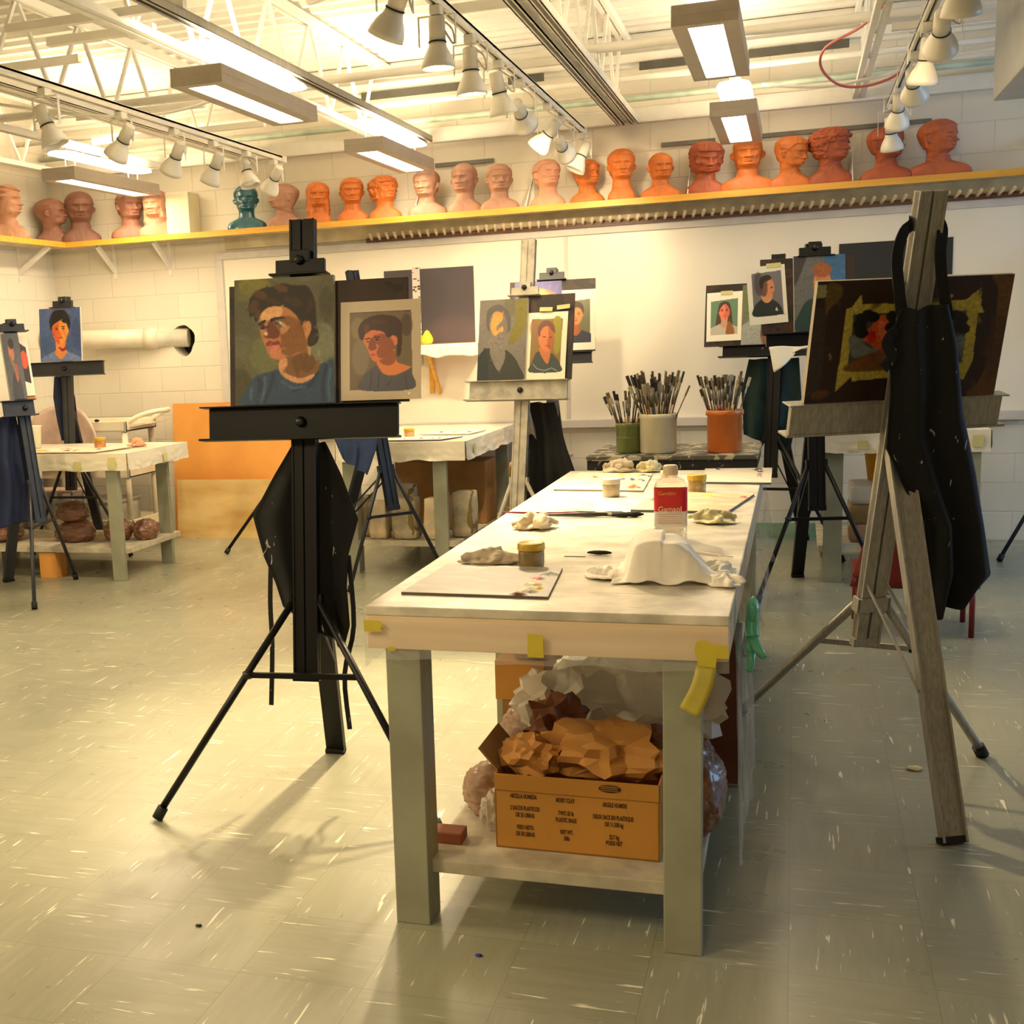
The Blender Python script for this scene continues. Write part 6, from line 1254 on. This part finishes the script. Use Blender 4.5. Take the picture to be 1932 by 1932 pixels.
solo(MB().bb(-.30,.30,-.15,.15,0,.40,.006),'cardboard_box',CARDB2,'wide brown carton at the back under the lit bench','cardboard box',mtx=Matrix.Translation((-2.15,7.75,ZM)))
solo(MB().bb(-.12,.12,-.1,.1,0,.26,.006),'cardboard_box',mat('yellow_carton',(206,164,86)),'yellow carton right of the lit bench beside the cream easel','cardboard box',mtx=Matrix.Translation((-1.60,7.78,0.3005)))
solo(MB().bb(-.24,.14,-.12,.12,0,.30,.004),'storage_crate',CARDB2,'low crate on the floor under the yellow carton','crate',mtx=Matrix.Translation((-1.50,7.78,0)))
o=MB().blob((0,0,.09),(.10,.1,.13),3,.3,2,41,0,True,.7).build('paper_bag',KRAFT); o.location=(-2.08,7.42,ZM+.0); tag(o,'folded kraft bag standing behind the plaster blocks','paper bag')
solo(MB().bb(-.30,-.0,-.3,.3,0,.02),'pink_board',mat('pink_board',(206,166,136),.6),'flat pinkish board stacked behind the cream easel leg','board',mtx=Matrix.Translation((-1.40,7.92,.564)))
# ---------------------------------------------------------------- still life shelf on the whiteboard
a=Art(.635,.505,60,50,(72,64,68)); a.ell(.3,.6,.4,.4,(64,58,60),9,.7); a.ell(.8,.15,.3,.2,(92,74,74),9,.6); a.poly([(.0,0),(.01,0),(.01,1),(.0,1)],(60,54,56),0,sharp=True)
o=a.build('dark_backdrop_panel',thick=.006,edge=(60,54,56)); o.matrix_world=Matrix.Translation((-2.71,YW-.016,1.343)); tag(o,'dark grey backdrop panel fixed to the whiteboard behind the pear','backdrop panel')
t=empty('still_life_shelf','little wall shelf under the dark panel carrying a pear on white cloth','shelf',(-2.25,8.2,1.32))
MB().bb(-2.62,-2.02,8.06,8.34,1.315,1.333).build('shelf_board',PLY,t,True); MB().bar((-2.35,8.1,1.315),(-2.33,8.33,1.0),.03,.02,(1,0,0)).bb(-2.40,-2.37,8.31,8.335,1.0,1.315).build('bracket',OAK,t,True)
b=MB(); b.grid(lambda u,v: Vector((-2.64+.66*u,(8.32-.29*min(v/.6,1)) if v<.6 else 8.03-.012*abs(math.sin(u*14+1)),1.3345 if v<.6 else 1.3345-(v-.6)/.4*(.075+.03*noise.noise(Vector((u*6,0,2)))) )),50,20)
solo(b,'white_cloth',CLOTHW,'white cloth spread over the small still life shelf','cloth',origin=(-2.3,8.18,1.334),solid=.002)
PEAR=mat('yellow_pear_skin',(232,196,34),.4,var=.06)
def pear(x,y,s,label,rot=0):
    t=empty('pear',label,'pear',(x,y,1.337),group='pears on the small wall shelf'); MB().lathe([(0,0),(.03*s,.004*s),(.042*s,.022*s),(.043*s,.04*s),(.034*s,.062*s),(.022*s,.08*s),(.016*s,.092*s),(.006*s,.1*s),(0,.1*s)],n=26).build('fruit',PEAR,t); MB().tube([(0,0,.098*s),(.006*s,0,.118*s)],.002,6).build('stem',DARKW,t)
pear(-2.36,8.15,.95,'yellow pear standing upright on the small wall shelf'); pear(-2.43,8.22,.70,'smaller yellow pear half hidden by the matted print')
a=Art(.055,.66,16,160,(206,192,180)); 
for k in range(40): a.ell(random.random(),random.random(),.1+.2*random.random(),.004+.008*random.random(),(50,40,38),0)
o=a.build('birch_bark_strip',thick=.006,edge=(190,176,160)); o.matrix_world=Matrix.Translation((-2.505,YW-.024,1.20)); tag(o,'narrow birch bark strip hanging over the dark panel','bark strip')
# black panels on the right part of the whiteboard
DP=mat('black_card',(30,31,34),.6,var=.06)
solo(MB().bb(-.32,.32,-.006,0,0,.29),'black_panel',DP,'large black card on the whiteboard behind the silver easel','backdrop panel',mtx=Matrix.Translation((.558,YW-.015,1.55)))
solo(MB().bb(-.18,.27,-.006,0,0,.32),'white_card',mat('white_card',(232,226,208),.5),'white card behind the silver easel mast, below the black card','card',mtx=Matrix.Translation((.70,YW-.024,1.30)))
# right bench contents
YEL=mat('yellow_tub_plastic',(232,168,30),.35,var=.05)
for (x,y,r,h,l,s_) in ((.44,7.25,.085,.16,'yellow plastic tub on the stack under the right bench',1),(.53,7.10,.06,.12,'smaller yellow tub with a lid in front of the other',2)):
    t=empty('yellow_tub',l,'tub',(x,y,.5107),group='yellow tubs under the right bench'); MB().lathe([(0,0),(r*.75,0),(r,h),(r*1.06,h),(r*1.06,h-.012),(r*1.0,h-.012)],n=30).build('tub_wall',YEL,t); MB().lathe([(0,h-.01),(r*1.02,h-.01),(r*1.02,h+.006),(0,h+.01)],n=30).build('tub_lid',YEL if s_==2 else mat('dark_red_lid',(120,32,24),.5),t)
for k,(h,m,l) in enumerate(((.10,CLAYP,'bagged lump at the bottom of the stack under the right bench'),(.10,mat('tan_bag',(150,124,84),.5,var=.2),'tan bag in the middle of the stack under the right bench'),(.105,CLEARM,'milky plastic bag on top of the stack under the right bench'))):
    o=MB().rbox((0,0,h/2),(.34,.3,h),40+k,.014,8,5).build('stacked_bag',m); o.location=(.45,7.2,.1957+k*.103); tag(o,l,'bag','stacked bags under the right bench')
t=empty('red_chair','low dark red plastic chair behind the silver easel','chair',(.50,5.9,0))
RD=mat('dark_red_plastic',(120,24,20),.35,var=.08)
MB().bb(.25,.75,5.72,6.1,.26,.28,.01).build('seat',RD,t,True); MB().grid(lambda u,v: Vector((.235+.52*u+.05*v*(1-2*u),5.74-.03*math.sin(u*PI),.22+.28*v*(1-.35*(2*u-1)**4))),16,8).build('backrest',RD,t,True,solid=.012)
for x,y in ((.27,5.76),(.73,5.76),(.27,6.06),(.73,6.06)): MB().tube([(x,y,0),(x,y,.26)],.012,10).build('leg',RD,t,True)
# white cloth over the tray of the profile easel
L0=[eY.pt(u,1.335,-.05) for u in (-.22,-.05)]
b=MB(); 
def rg(u,v):
    uu=-.235+.27*u
    if v<.5: return eY.pt(uu,1.262-.012*(1-v*2)+.003*math.sin(u*9),-.075+.0*v)+Vector((0,0,-.0))
    k=(v-.5)*2; L_=.025+.10*max(0,1-u*2.6)+.018*math.sin(u*7)
    return eY.pt(uu+.02*k*(u<.4),1.262+.003*math.sin(u*9)-k*L_,-.077-.012*k*abs(math.sin(u*11)))
b.grid(rg,40,20); solo(b,'cotton_rag',CLOTHW,'white cotton rag hanging from the tray of the profile easel','rag',origin=eY.pt(-.1,1.26,-.07),solid=.003)
# paper scraps and specks on the floor
for x,y,r,m,l in ((-.66,2.52,.006,mat('blue_speck',(30,40,150),.5),'tiny blue paint crumb on the floor before the front bench'),(-1.35,2.5,.006,RUBBER,'tiny black crumb on the floor by the front easel'),(.36,3.98,.016,mat('cream_scrap',(236,226,180),.6),'cream paper scrap on the floor beside the silver easel leg')):
    solo(MB().blob((0,0,r*.4),(r*1.5,r,r*.45),2,.3,3,2),'floor_crumb',m,l,'debris','crumbs on the floor',mtx=Matrix.Translation((x,y,0)))
